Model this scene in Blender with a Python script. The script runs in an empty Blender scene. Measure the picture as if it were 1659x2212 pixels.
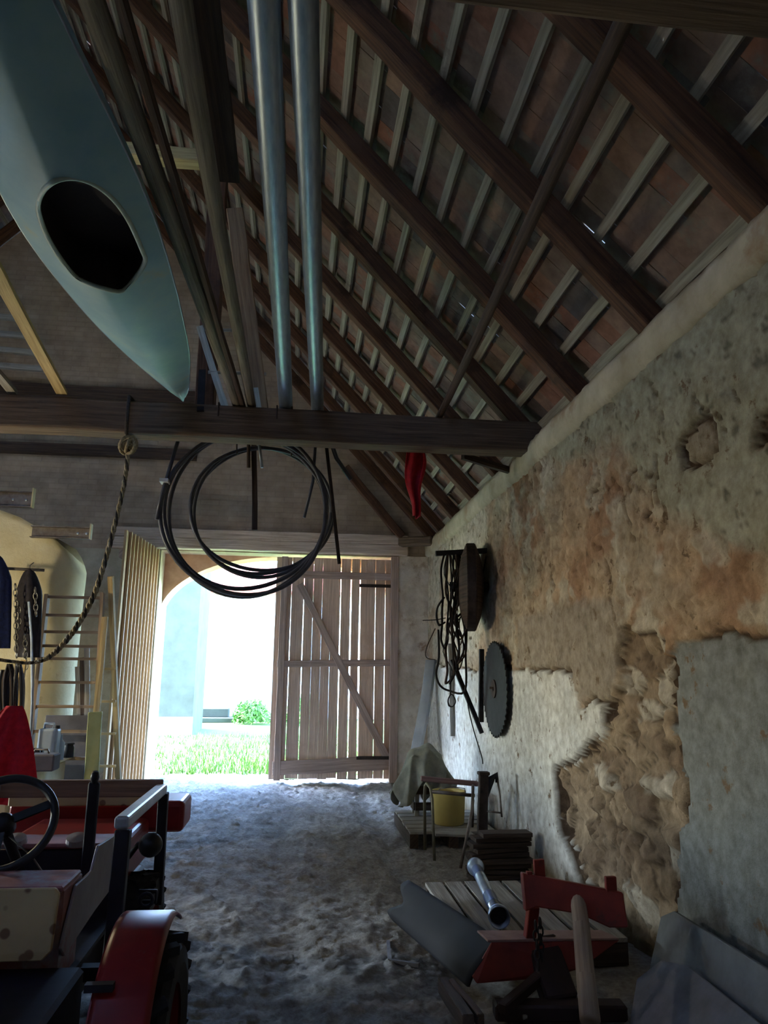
import bpy, bmesh, math, random
import numpy as np
from mathutils import Vector, Matrix, Quaternion
random.seed(7)
RS = np.random.RandomState(11)
SC = bpy.context.scene
COL = SC.collection
PI = math.pi

# ------------------------------------------------------------------ camera frame
F_PX, CX, CY = 1600.0, 829.5, 1106.0
EYE = Vector((0.0, 0.0, 1.6))
_fy = Vector((640 - CX, -(1452 - CY), F_PX)).normalized()      # world +y seen from the camera (right, up, forward)
_uz = Vector((0.012, 1.0, 0.0))
_uz.z = -(_uz.x * _fy.x + _uz.y * _fy.y) / _fy.z
_uz.normalize()
_ux = _uz.cross(_fy)
if _ux.x < 0:
    _ux = -_ux
def ray(px, py):
    c = Vector((px - CX, -(py - CY), F_PX))
    return Vector((_ux.dot(c), _fy.dot(c), _uz.dot(c)))
def aty(px, py, Y):
    d = ray(px, py); return EYE + d * (Y / d.y)
def atx(px, py, X):
    d = ray(px, py); return EYE + d * (X / d.x)
def atz(px, py, Z):
    d = ray(px, py); return EYE + d * ((Z - EYE.z) / d.z)

# ------------------------------------------------------------------ value noise
def vnoise(P, seed=0):
    P = np.asarray(P, float)
    n = P.shape[1]
    i0 = np.floor(P).astype(np.int64); f = P - i0
    f = f * f * (3 - 2 * f)
    out = np.zeros(len(P))
    for k in range(1 << n):
        w = np.ones(len(P)); h = np.full(len(P), (seed * 374761393) & 0x7fffffff, np.int64)
        for d in range(n):
            b = (k >> d) & 1
            w = w * (f[:, d] if b else 1 - f[:, d])
            h = (h ^ ((i0[:, d] + b) * (73856093, 19349663, 83492791)[d])) & 0x7fffffff
            h = (h * 1103515245 + 12345) & 0x7fffffff
        h = ((h >> 8) ^ h) * 668265263 & 0x7fffffff
        out += w * ((h >> 7) & 0xffff) / 65535.0
    return out * 2 - 1
def fbm(P, oct=4, seed=0, gain=.5):
    P = np.asarray(P, float); a = 1.0; s = np.zeros(len(P)); t = 0
    for o in range(oct):
        s += a * vnoise(P * 2 ** o + 17.3 * o, seed + o); t += a; a *= gain
    return s / t

# ------------------------------------------------------------------ mesh builder
def frame_of(d, up=(0, 0, 1)):
    d = Vector(d).normalized(); up = Vector(up)
    if abs(d.dot(up.normalized())) > .985:
        up = Vector((0, 1, 0)) if abs(d.y) < .9 else Vector((1, 0, 0))
    s = d.cross(up).normalized(); u = s.cross(d).normalized()
    return d, s, u
class MB:
    def __init__(self):
        self.V = []; self.F = []; self.U = []; self.MI = []; self.C = []
        self.col = None
    def add(self, vs, fs, uvs=None, mi=0):
        b = len(self.V)
        self.V += [tuple(v) for v in vs]
        self.C += [self.col] * len(vs)
        for k, f in enumerate(fs):
            self.F.append([b + i for i in f]); self.MI.append(mi)
            if uvs is None:
                p = [Vector(vs[i]) for i in f]
                n = Vector((0, 0, 0))
                for a in range(len(p)):
                    n += p[a].cross(p[(a + 1) % len(p)])
                ax = max(range(3), key=lambda q: abs(n[q]))
                o = [q for q in range(3) if q != ax]
                self.U.append([(v[o[0]], v[o[1]]) for v in p])
            else:
                self.U.append(uvs[k])
    def box(self, c, s, R=None, mi=0):
        c = Vector(c); h = Vector(s) * .5
        vs = []
        for z in (-1, 1):
            for y in (-1, 1):
                for x in (-1, 1):
                    v = Vector((x * h.x, y * h.y, z * h.z))
                    vs.append(c + (R @ v if R else v))
        L = max(range(3), key=lambda k: s[k])
        fs = [(0, 2, 3, 1), (4, 5, 7, 6), (0, 1, 5, 4), (2, 6, 7, 3), (0, 4, 6, 2), (1, 3, 7, 5)]
        r = random.random() * 9
        uvs = []
        loc = [Vector(((i & 1) * s[0], ((i >> 1) & 1) * s[1], (i >> 2) * s[2])) for i in range(8)]
        for f in fs:
            q = []
            for i in f:
                v = loc[i]; o = [k for k in range(3) if k != L]
                q.append((v[L] + r, v[o[0]] + v[o[1]] + r))
            uvs.append(q)
        self.add(vs, fs, uvs, mi)
    def beam(self, p0, p1, w, h, up=(0, 0, 1), seg=1, jit=0.0, taper=1.0, mi=0):
        p0 = Vector(p0); p1 = Vector(p1); d, s, u = frame_of(p1 - p0, up); L = (p1 - p0).length
        vs = []; fs = []; uvs = []; r = random.random() * 9
        cor = ((-1, -1), (1, -1), (1, 1), (-1, 1)); pu = (0, w, w + h, 2 * w + h, 2 * w + 2 * h)
        for k in range(seg + 1):
            t = k / seg; c = p0.lerp(p1, t); sc = 1 + (taper - 1) * t
            o = Vector((random.uniform(-1, 1), random.uniform(-1, 1))) * jit
            for a, b in cor:
                j = [random.uniform(-jit, jit) * .5 for _ in range(2)]
                vs.append(c + s * (a * w / 2 * sc + o.x + j[0]) + u * (b * h / 2 * sc + o.y + j[1]))
        for k in range(seg):
            for q in range(4):
                a = k * 4 + q; b = k * 4 + (q + 1) % 4
                fs.append((a, b, b + 4, a + 4))
                x0 = L * k / seg + r; x1 = L * (k + 1) / seg + r
                uvs.append([(x0, pu[q] + r), (x0, pu[q + 1] + r), (x1, pu[q + 1] + r), (x1, pu[q] + r)])
        e = seg * 4
        for f in ((3, 2, 1, 0), (e, e + 1, e + 2, e + 3)):
            fs.append(f); uvs.append([(r + random.random() * .02, r), (r, r + w), (r + .02, r + w + h), (r + .02, r + h)])
        self.add(vs, fs, uvs, mi)
    def tube(self, pts, r, n=8, closed=False, caps=True, mi=0, ang=0, flat=1.0):
        pts = [Vector(p) for p in pts]; m = len(pts)
        rs = r if isinstance(r, (list, tuple)) else [r] * m
        T = []
        for i in range(m):
            a = pts[(i - 1) % m] if (closed or i > 0) else pts[i]
            b = pts[(i + 1) % m] if (closed or i < m - 1) else pts[i]
            T.append((b - a).normalized())
        _, s, u = frame_of(T[0]); N = s
        vs = []; fs = []; uvs = []; L = 0; Ls = []
        for i in range(m):
            N = (N - T[i] * N.dot(T[i])).normalized(); B = T[i].cross(N)
            if i: L += (pts[i] - pts[i - 1]).length
            Ls.append(L)
            for k in range(n):
                t = 2 * PI * k / n + ang
                vs.append(pts[i] + N * math.cos(t) * rs[i] + B * math.sin(t) * rs[i] * flat)
        rr = random.random() * 9
        for i in range(m if closed else m - 1):
            j = (i + 1) % m
            for k in range(n):
                k2 = (k + 1) % n
                fs.append((i * n + k, i * n + k2, j * n + k2, j * n + k))
                l0 = Ls[i] + rr; l1 = (Ls[j] if j else Ls[i] + .1) + rr; q = 2 * PI * max(rs[i], .005) / n
                uvs.append([(l0, k * q + rr), (l0, (k + 1) * q + rr), (l1, (k + 1) * q + rr), (l1, k * q + rr)])
        if caps and not closed:
            fs.append(tuple(range(n))[::-1]); uvs.append([(rr, rr)] * n)
            fs.append(tuple((m - 1) * n + k for k in range(n))); uvs.append([(rr, rr)] * n)
        self.add(vs, fs, uvs, mi)
    def lathe(self, prof, o, axis=(0, 0, 1), n=24, mi=0, up=None, a0=0, a1=2 * PI):
        o = Vector(o); d, s, u = frame_of(axis, up or (0, 0, 1)); full = abs(a1 - a0 - 2 * PI) < 1e-6
        vs = []; fs = []; m = len(prof); nn = n if full else n + 1
        for r, z in prof:
            for k in range(nn):
                t = a0 + (a1 - a0) * k / n
                vs.append(o + d * z + (s * math.cos(t) + u * math.sin(t)) * r)
        for i in range(m - 1):
            for k in range(n):
                k2 = (k + 1) % nn
                fs.append((i * nn + k, i * nn + k2, (i + 1) * nn + k2, (i + 1) * nn + k))
        self.add(vs, fs, None, mi)
    def plate(self, poly, th, mi=0):
        poly = [Vector(p) for p in poly]; th = Vector(th); n = len(poly)
        vs = poly + [p + th for p in poly]
        fs = [tuple(range(n))[::-1], tuple(range(n, 2 * n))] + [(i, (i + 1) % n, n + (i + 1) % n, n + i) for i in range(n)]
        self.add(vs, fs, None, mi)
    def grid(self, fn, nu, nv, mi=0, th=None):
        vs = [Vector(fn(i / nu, j / nv)) for j in range(nv + 1) for i in range(nu + 1)]
        fs = [(j * (nu + 1) + i, j * (nu + 1) + i + 1, (j + 1) * (nu + 1) + i + 1, (j + 1) * (nu + 1) + i) for j in range(nv) for i in range(nu)]
        uvs = [[(i / nu, j / nv), ((i + 1) / nu, j / nv), ((i + 1) / nu, (j + 1) / nv), (i / nu, (j + 1) / nv)] for j in range(nv) for i in range(nu)]
        self.add(vs, fs, uvs, mi)
    def build(self, name, mats, parent=None, bevel=0.0, smooth=False, fix=True, seg=1, solid=0.0, sub=0):
        me = bpy.data.meshes.new(name)
        me.from_pydata(self.V, [], self.F)
        uv = me.uv_layers.new(name='UVMap')
        uv.data.foreach_set('uv', [c for f in self.U for p in f for c in p])
        me.polygons.foreach_set('material_index', self.MI)
        if any(c is not None for c in self.C):
            a = me.color_attributes.new('Col', 'FLOAT_COLOR', 'POINT')
            a.data.foreach_set('color', [x for c in self.C for x in ((*c, 1) if c else (.5, .5, .5, 1))])
        if fix:
            bm = bmesh.new(); bm.from_mesh(me)
            bmesh.ops.recalc_face_normals(bm, faces=bm.faces)
            bm.to_mesh(me); bm.free()
        for m in (mats if isinstance(mats, (list, tuple)) else [mats]):
            me.materials.append(m)
        if smooth:
            me.polygons.foreach_set('use_smooth', [True] * len(me.polygons))
        me.update()
        o = bpy.data.objects.new(name, me); COL.objects.link(o)
        if parent is not None:
            o.parent = parent; o.matrix_parent_inverse = Matrix.Translation(parent.location).inverted()
            if parent.parent is not None:      # sub-part under a mesh part: same frame as its parent
                o.matrix_parent_inverse = Matrix.Identity(4)
        if solid:
            md = o.modifiers.new('Solidify', 'SOLIDIFY'); md.thickness = solid; md.offset = 0
        if bevel:
            md = o.modifiers.new('Bevel', 'BEVEL'); md.width = bevel; md.segments = seg; md.limit_method = 'ANGLE'; md.angle_limit = .6
            if smooth is None: pass
        if sub:
            md = o.modifiers.new('Sub', 'SUBSURF'); md.levels = sub; md.render_levels = sub
        return o
def sub(mb, name, mat, part, **k):
    o = mb.build(name, mat, None, **k)
    o.parent = part                       # parts keep world coordinates inside their thing's frame
    o.matrix_parent_inverse = Matrix.Identity(4)
    return o
def thing(name, label, cat, loc, group=None):
    o = bpy.data.objects.new(name, None); COL.objects.link(o); o.empty_display_size = .1
    o.location = loc
    return tag(o, label, cat, group)
def tag(o, label, cat, group=None, kind=None):
    o['label'] = label; o['category'] = cat
    if group: o['group'] = group
    if kind: o['kind'] = kind
    return o
def struct(o, label=None, cat=None):
    o['kind'] = 'structure'
    if label: o['label'] = label
    if cat: o['category'] = cat
    return o
def dup(root, loc, label=None, rz=None):
    r = root.copy(); COL.objects.link(r); r.location = loc
    if rz is not None: r.rotation_euler = (0, 0, rz)
    if label: r['label'] = label
    for ch in root.children:
        c = ch.copy(); COL.objects.link(c); c.parent = r
        for g in ch.children:
            d = g.copy(); COL.objects.link(d); d.parent = c
    return r

# ------------------------------------------------------------------ materials
def lin(c):
    return tuple((x / 12.92 if x <= .04045 else ((x + .055) / 1.055) ** 2.4) for x in c)
def rgb(r, g, b):
    return lin((r / 255, g / 255, b / 255))
def mat(name, c1, c2=None, scale=6.0, rough=.85, metal=0.0, bump=.25, coord='Object', stretch=(1, 1, 1), c3=None, s3=1.5, t3=.55, attr=None, spec=.3, detail=7, bscale=None, trans=0.0, w3=.12):
    m = bpy.data.materials.new(name); m.use_nodes = True
    nt = m.node_tree; N = nt.nodes; L = nt.links; bs = N['Principled BSDF']
    bs.inputs['Roughness'].default_value = rough; bs.inputs['Metallic'].default_value = metal
    if 'Specular IOR Level' in bs.inputs: bs.inputs['Specular IOR Level'].default_value = spec
    tc = N.new('ShaderNodeTexCoord'); mp = N.new('ShaderNodeMapping'); mp.inputs['Scale'].default_value = stretch
    L.new(tc.outputs[coord], mp.inputs['Vector'])
    nz = N.new('ShaderNodeTexNoise'); nz.inputs['Scale'].default_value = scale; nz.inputs['Detail'].default_value = detail; nz.inputs['Roughness'].default_value = .62
    L.new(mp.outputs['Vector'], nz.inputs['Vector'])
    rp = N.new('ShaderNodeValToRGB'); rp.color_ramp.elements[0].position = .32; rp.color_ramp.elements[1].position = .68
    c2 = c2 or tuple(x * .6 for x in c1)
    rp.color_ramp.elements[0].color = (*c2, 1); rp.color_ramp.elements[1].color = (*c1, 1)
    L.new(nz.outputs['Fac'], rp.inputs['Fac'])
    out = rp.outputs['Color']
    if attr:
        at = N.new('ShaderNodeAttribute'); at.attribute_name = attr
        mx = N.new('ShaderNodeMix'); mx.data_type = 'RGBA'; mx.blend_type = 'MULTIPLY'; mx.inputs['Factor'].default_value = 1
        L.new(at.outputs['Color'], mx.inputs[6]); L.new(out, mx.inputs[7]); out = mx.outputs[2]
    if c3:
        n3 = N.new('ShaderNodeTexNoise'); n3.inputs['Scale'].default_value = s3; n3.inputs['Detail'].default_value = 8; n3.inputs['Roughness'].default_value = .68
        L.new(tc.outputs['Object'], n3.inputs['Vector'])
        r3 = N.new('ShaderNodeMapRange'); r3.inputs['From Min'].default_value = t3; r3.inputs['From Max'].default_value = t3 + w3
        L.new(n3.outputs['Fac'], r3.inputs['Value'])
        mx = N.new('ShaderNodeMix'); mx.data_type = 'RGBA'
        L.new(r3.outputs['Result'], mx.inputs['Factor']); L.new(out, mx.inputs[6]); mx.inputs[7].default_value = (*c3, 1); out = mx.outputs[2]
    L.new(out, bs.inputs['Base Color'])
    if bump:
        nb = nz
        if bscale:
            nb = N.new('ShaderNodeTexNoise'); nb.inputs['Scale'].default_value = bscale; nb.inputs['Detail'].default_value = 8; nb.inputs['Roughness'].default_value = .7
            L.new(mp.outputs['Vector'], nb.inputs['Vector'])
        bp = N.new('ShaderNodeBump'); bp.inputs['Strength'].default_value = bump; bp.inputs['Distance'].default_value = .02
        L.new(nb.outputs['Fac'], bp.inputs['Height']); L.new(bp.outputs['Normal'], bs.inputs['Normal'])
    return m
def wood(name, c1, c2, rough=.85, bump=.35, c3=None, t3=.55, s3=2.0):
    return mat(name, c1, c2, scale=1.0, rough=rough, bump=bump, coord='UV', stretch=(1.6, 38, 1), c3=c3, t3=t3, s3=s3, detail=5)
M = {}
M['rafter'] = wood('old rafter wood', rgb(112, 78, 56), rgb(62, 42, 32), c3=rgb(60, 42, 32), t3=.55)
M['beam'] = wood('tie beam wood', rgb(120, 100, 80), rgb(70, 56, 46), c3=rgb(96, 82, 68), t3=.56)
M['lath'] = wood('grey lath wood', rgb(168, 160, 140), rgb(118, 110, 96), c3=rgb(100, 92, 80), t3=.6)
M['tile'] = mat('clay roof tile', (.95, .95, .95), (.6, .58, .56), scale=9, rough=.95, bump=.4, attr='Col', c3=rgb(120, 118, 106), t3=.56, s3=2.2)
M['lintel'] = wood('pale lintel wood', rgb(226, 206, 186), rgb(166, 144, 126), c3=rgb(176, 152, 134), t3=.58)
M['door'] = wood('weathered glare-pale gate boards', rgb(236, 206, 182), rgb(194, 162, 142), c3=rgb(206, 172, 150), t3=.55)  # boards paled in their colour to carry the glare round the gate
M['door_dark'] = wood('glare-pale gate rails', rgb(196, 170, 156), rgb(150, 128, 118))  # rails lifted near the board tone for the same glare
M['leaf'] = wood('open gate leaf boards', rgb(220, 188, 148), rgb(170, 138, 106))
M['pole'] = wood('grey round pole', rgb(140, 132, 116), rgb(84, 78, 68), rough=.75)
M['pole_dark'] = wood('dark brown pole', rgb(92, 74, 62), rgb(52, 42, 38))
M['pale_wood'] = wood('pale new wood', rgb(206, 184, 134), rgb(158, 134, 92))
M['grey_wood'] = wood('silver grey pallet wood', rgb(170, 166, 158), rgb(118, 114, 108), c3=rgb(110, 104, 98), t3=.58)
M['pale_grey'] = wood('pale grey rail wood', rgb(206, 204, 190), rgb(160, 156, 144))
M['dark_wood'] = wood('dark damp wood', rgb(82, 68, 58), rgb(46, 38, 34))
M['post_wood'] = wood('leaning post wood', rgb(168, 136, 100), rgb(112, 86, 64))
M['galv'] = mat('galvanised tube', rgb(150, 164, 176), rgb(122, 136, 150), scale=5, rough=.38, metal=.75, bump=.05, coord='UV', stretch=(1.5, 8, 1))
M['wall'] = mat('limewashed rubble wall', (1, 1, 1), (.55, .53, .5), scale=13, rough=.95, bump=.9, attr='Col', bscale=34, c3=rgb(112, 94, 74), t3=.60, s3=8, w3=.06)
M['plaster'] = mat('old plaster', rgb(196, 186, 164), rgb(158, 146, 122), scale=3, rough=.95, bump=.5, c3=rgb(150, 122, 94), t3=.56, s3=1.3, bscale=26)
M['cream'] = mat('cream limewash', rgb(226, 216, 178), rgb(206, 192, 150), scale=2.2, rough=.95, bump=.4, c3=rgb(160, 142, 98), t3=.63, s3=3.4, bscale=20, w3=.1)
M['soil'] = mat('trodden earth', (1, 1, 1), (.55, .53, .5), scale=30, rough=.96, bump=1.0, attr='Col', bscale=70)
M['rust'] = mat('dark rusty iron', rgb(74, 62, 56), rgb(44, 38, 38), scale=12, rough=.8, metal=.35, bump=.25)
M['black_iron'] = mat('blackened iron', rgb(46, 44, 46), rgb(28, 27, 30), scale=10, rough=.65, metal=.4, bump=.15)
M['black_plastic'] = mat('black plastic', rgb(40, 42, 46), rgb(28, 29, 33), scale=10, rough=.45, bump=.03)
M['grey_plastic'] = mat('grey black pipe', rgb(72, 74, 80), rgb(52, 54, 60), scale=8, rough=.4, bump=.03)
M['red_paint'] = mat('faded red paint', rgb(168, 44, 38), rgb(126, 36, 34), scale=5, rough=.45, bump=.08, c3=rgb(110, 72, 62), t3=.62, s3=5)
SKY, SUN, EXPO, TINT, FILL_LAMP = 2.0, 3.0, 2.45, (.82, .97, 1.18), 14
# ================================================================== THE BARN
YF = 11.65            # inner face of the gate wall
XW = 2.05             # right wall
ZP = 3.62             # top of the right wall / wall plate
RX, TAN = -3.6, math.tan(math.radians(48.0))
XL = 2 * RX - XW      # left wall
RZ = ZP + .05 + (XW - RX) * TAN
Y0 = -2.2
# ---------------- earth floor
def floor_mesh():
    xs = np.concatenate([np.linspace(-9.4, -2.8, 34), np.linspace(-2.7, 2.3, 180)])
    ys = np.concatenate([np.linspace(Y0, 1.8, 20), 1.85 + (12.6 - 1.85) * (np.linspace(0, 1, 330) ** 1.25)])
    X, Y = np.meshgrid(xs, ys); P = np.stack([X.ravel(), Y.ravel()], 1)
    h = .035 * fbm(P * .8, 3, 3) + .016 * fbm(P * 4.5, 4, 5, .6) + .042 * np.maximum(0, fbm(P * 19, 3, 9, .6)) + .03 * np.maximum(0, fbm(P * 34, 2, 19) - .1)
    rut = np.exp(-((P[:, 0] + .05 + .05 * np.sin(P[:, 1])) / .16) ** 2) + np.exp(-((P[:, 0] - .95) / .14) ** 2)
    tread = .5 + .5 * np.sin(P[:, 1] * 2 * PI / .07)
    h = h - rut * (.028 + .008 * tread)
    fl = np.clip((P[:, 0] - 1.4) / .6, 0, 1); h = h * (1 - .6 * fl)
    h = h - h.mean() * 0 - .012
    h = np.minimum(h, .03)
    V = np.column_stack([P, h]); nx, ny = len(xs), len(ys)
    F = [(j * nx + i, j * nx + i + 1, (j + 1) * nx + i + 1, (j + 1) * nx + i) for j in range(ny - 1) for i in range(nx - 1)]
    me = bpy.data.meshes.new('floor'); me.from_pydata(V.tolist(), [], F)
    me.polygons.foreach_set('use_smooth', [True] * len(F))
    k = fbm(P * 1.1, 4, 21); k2 = fbm(P * 9, 3, 31)
    c = np.array(rgb(174, 172, 168))[None] * (1 + .10 * k + .34 * k2)[:, None]
    straw = (k2 > .42)[:, None]
    c = np.where(straw, c * 1.15, c)
    a = me.color_attributes.new('Col', 'FLOAT_COLOR', 'POINT')
    a.data.foreach_set('color', np.column_stack([c, np.ones(len(c))]).ravel().tolist())
    me.materials.append(M['soil'])
    o = bpy.data.objects.new('floor', me); COL.objects.link(o); return struct(o)
floor_mesh()

# ---------------- right wall: rubble stone showing through broken plaster
def inpoly(Y, Z, poly):
    r = np.zeros(len(Y), bool); n = len(poly)
    for i in range(n):
        y1, z1 = poly[i]; y2, z2 = poly[(i + 1) % n]
        c = ((z1 > Z) != (z2 > Z))
        with np.errstate(divide='ignore', invalid='ignore'):
            r ^= c & (Y < (y2 - y1) * (Z - z1) / ((z2 - z1) if z2 != z1 else 1e-9) + y1)
    return r
def wpoly(pts):
    return [(p.y, p.z) for p in (atx(x, y, XW) for x, y in pts)]
def right_wall():
    ys = np.concatenate([np.linspace(Y0, 1.7, 20), np.linspace(1.73, YF + .05, 430)])
    zs = np.linspace(-.05, ZP, 150)
    Y, Z = np.meshgrid(ys, zs); Y = Y.ravel(); Z = Z.ravel(); P = np.stack([Y, Z], 1)
    wy = Y + .13 * fbm(P * 3, 5, 40, .68); wz = Z + .09 * fbm(P * 3, 5, 60, .68)
    smooth = inpoly(wy, wz, wpoly([(1448, 1390), (1520, 1385), (1659, 1378)]) + [(1.0, 1.78), (Y0 - 1, 1.8), (Y0 - 1, -1), (2.9, -1)] + wpoly([(1440, 2120), (1450, 1900), (1452, 1780), (1478, 1720), (1448, 1560), (1455, 1480)]))
    white = inpoly(wy, wz, wpoly([(925, 1430), (1040, 1450), (1100, 1445), (1240, 1455), (1250, 1520), (1310, 1525), (1306, 1595), (1268, 1612), (1255, 1650), (1204, 1655), (1212, 1790), (1262, 1900)]) + [(5.2, -1), (13, -1), (13, 1.7)])
    brownp = inpoly(wy, wz, wpoly([(1120, 1330), (1250, 1300), (1342, 1290), (1346, 1400), (1330, 1480), (1300, 1525), (1250, 1520), (1236, 1455), (1120, 1440)]))
    stone = inpoly(wy, wz, wpoly([(1346, 1365), (1440, 1385), (1450, 1480), (1442, 1560), (1482, 1720), (1452, 1780), (1446, 1900), (1440, 2100), (1340, 2060), (1250, 1890), (1212, 1790), (1204, 1655), (1262, 1640), (1310, 1570), (1310, 1525), (1338, 1470)]))
    upper = inpoly(wy, wz, wpoly([(1150, 985), (1659, 480)]) + [(2.0, 4.2), (Y0 - 1, 4.2), (Y0 - 1, 2.35)] + wpoly([(1659, 1190), (1500, 1150), (1400, 1060), (1330, 950), (1230, 1000)]))
    def soft(poly, amp=.22):
        s = np.zeros(len(Y))
        for k in range(6):
            s += inpoly(Y + amp * fbm(P * 2.2, 5, 800 + 7 * k, .7), Z + amp * .7 * fbm(P * 2.2, 5, 900 + 7 * k, .7), poly)
        return s / 6
    up_poly = wpoly([(1150, 985), (1659, 480)]) + [(2.0, 4.2), (Y0 - 1, 4.2), (Y0 - 1, 2.35)] + wpoly([(1659, 1190), (1500, 1150), (1400, 1060), (1330, 950), (1230, 1000)])
    s_up = soft(up_poly, .28)
    s_left = np.clip((wy - 6.9 + .9 * fbm(P * 1.7, 5, 990, .65)) / .5, 0, 1) * np.clip((wz - 1.7) / .25, 0, 1)
    s_brown = soft(wpoly([(1120, 1330), (1250, 1300), (1342, 1290), (1346, 1400), (1330, 1480), (1300, 1525), (1250, 1520), (1236, 1455), (1120, 1440)]), .2)
    chip = inpoly(wy, wz, wpoly([(1465, 960), (1535, 895), (1560, 930), (1550, 990), (1470, 1020)])) | inpoly(wy, wz, wpoly([(1640, 900), (1700, 880), (1700, 970), (1645, 960)]))
    leftup = (wy > 7.4) & (wz > 1.75)
    # stones: anisotropic Voronoi
    st = np.array([.25, .115])
    gy = np.arange(Y0 - .5, YF + .6, st[0]); gz = np.arange(-.3, ZP + .3, st[1])
    S = np.array([(a + (.5 * st[0] if k % 2 else 0), b) for k, b in enumerate(gz) for a in gy]) + (RS.rand(len(gy) * len(gz), 2) - .5) * st * .85
    S = S[RS.rand(len(S)) > .3]
    jy = .030 * fbm(P * 9, 3, 610, .6); jz = .016 * fbm(P * 11, 3, 620, .6)
    q = np.stack([wy * .6 + Y * .4 + jy, wz * .5 + Z * .5 + jz], 1) / st; Sn = S / st
    d1 = np.full(len(q), 9.); d2 = np.full(len(q), 9.); ix = np.zeros(len(q), int)
    for lo in range(0, len(q), 4000):
        dq = np.abs(q[lo:lo + 4000, None, :] - Sn[None]); D = .45 * np.sqrt((dq ** 2).sum(2)) + .55 * dq.max(2)
        pt = np.argpartition(D, 1, axis=1)[:, :2]; dd = np.take_along_axis(D, pt, 1)
        sw = dd[:, 0] > dd[:, 1]; dd[sw] = dd[sw][:, ::-1]; pt[sw] = pt[sw][:, ::-1]
        d1[lo:lo + 4000] = dd[:, 0]; d2[lo:lo + 4000] = dd[:, 1]; ix[lo:lo + 4000] = pt[:, 0]
    e = np.clip((d2 - d1) / .17, 0, 1); e = e * e * (3 - 2 * e)
    sid = RS.rand(len(S)); sc2 = RS.rand(len(S)); tilt = (RS.rand(len(S), 2) - .5)
    loc = q - Sn[ix]
    face = (tilt[ix] * loc).sum(1) * .085
    rough = fbm(P * 8, 5, 70, .68)
    hs = e * (.02 + .06 * sid[ix]) + face * e * .9 + .016 * rough        # how far stone stands out of the joint
    n1 = fbm(P * 1.3, 4, 80); n2 = fbm(P * 6, 4, 90, .6); n3 = fbm(P * 22, 3, 95, .6)
    half = hs * .25 + .085 + .028 * rough + .018 * n2                                                               # mortar smeared over the stones
    h = half.copy()
    h = h * (1 - s_up) + s_up * (.105 + .012 * n1 + .012 * n2 + .004 * n3 + .010 * rough - .022 * np.maximum(0, n2 - .38) / .3)
    h = h * (1 - s_left) + s_left * (.095 + .016 * n2 + .012 * rough + hs * .12)
    h = h * (1 - s_brown) + s_brown * (.100 + .010 * n2 + .003 * n3)
    h = np.where(stone, hs - .005, h)
    h = np.where(white, .115 + .012 * n1 + .005 * n2, h)
    h = np.where(smooth, .065 + .012 * n1 + .004 * n2, h)
    h = np.where(chip, .078 + .012 * rough + hs * .1, h)
    h = h - .03 * np.clip((n2 - .42) / .2, 0, 1) * (~white & ~smooth)
    Hg = h.reshape(len(zs), len(ys)); Hb = Hg.copy()
    Hb[1:-1, 1:-1] = (Hg[1:-1, 1:-1] * 2 + Hg[:-2, 1:-1] + Hg[2:, 1:-1] + Hg[1:-1, :-2] + Hg[1:-1, 2:]) / 6
    h = np.where(stone, Hb.ravel(), h)
    # colours are those of lime, clay and stone
    def C(r, g, b): return np.array(rgb(r, g, b))[None]
    sv = np.clip(sc2[ix] + .35 * rough, 0, 1)[:, None]
    cst = C(170, 150, 126) * (1 - sv) + C(124, 104, 86) * sv
    cst = np.where((sc2[ix] > .86)[:, None], C(196, 186, 170), cst)
    cst = cst * (1 - .62 * np.clip(1 - e / .45, 0, 1))[:, None] * (1 + .25 * rough + .2 * n3)[:, None]
    k = np.clip(.5 + 1.1 * n1 + .5 * n2, 0, 1)[:, None]
    col = C(192, 164, 134) * (1 - k) + C(178, 164, 142) * k                              # clay mortar band
    rs = np.clip((fbm(P * 2.1, 4, 120, .6) - .05) / .25, 0, 1)[:, None]
    col = col * (1 - .75 * rs) + C(166, 128, 100) * .75 * rs
    wl = np.clip((fbm(P * 3.1 + 9, 4, 140, .6) - .18) / .12, 0, 1)[:, None]
    col = col * (1 - .7 * wl) + C(204, 196, 178) * .7 * wl
    col = col * (.88 + .12 * e)[:, None] * (1 + .16 * rough + .08 * n3)[:, None]
    cu = C(176, 174, 154) * (1 - .35 * k) + C(158, 146, 120) * .35 * k
    pit = np.clip((fbm(P * 15, 3, 160, .7) - .34) / .15, 0, 1)[:, None]
    cu = cu * (1 - .55 * pit)
    col = np.where(chip[:, None], C(160, 148, 128), col * (1 - s_up[:, None]) + cu * s_up[:, None])
    cl = C(212, 202, 182) * (1 - .5 * rs) + C(188, 152, 120) * .5 * rs
    col = col * (1 - s_left[:, None]) + cl * (1 - .4 * pit) * s_left[:, None]
    col = col * (1 - s_brown[:, None]) + C(166, 154, 138) * (1 + .14 * n2)[:, None] * (1 - .3 * pit) * s_brown[:, None]
    col = np.where(stone[:, None], cst, col)
    cw = C(226, 226, 220) * (1 + .06 * n1)[:, None]
    cw = cw * (1 - .25 * np.clip((n1 - .1) / .4, 0, 1))[:, None]
    col = np.where(white[:, None], cw, col)
    cs = C(142, 146, 144) * (1 + .10 * n1 + .05 * n2)[:, None] * (1 - .2 * pit)
    col = np.where(smooth[:, None], cs, col)
    rid = stone * 8 + white * 16 * (1 - stone) + smooth * 32 + chip * 64
    g2 = rid.reshape(len(zs), len(ys)); ed = np.zeros(g2.shape, bool)
    ed[:, 1:] |= g2[:, 1:] != g2[:, :-1]; ed[1:, :] |= g2[1:, :] != g2[:-1, :]
    ed2 = ed.copy(); ed2[:, :-1] |= ed[:, 1:]
    crack = ed2.ravel() & (fbm(P * 4, 3, 700) > -.22)
    cr2 = (np.abs(fbm(P * np.array([1.6, 1.1]), 4, 720, .55)) < .012) & (n1 > -.1) & ~smooth & ~white
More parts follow.
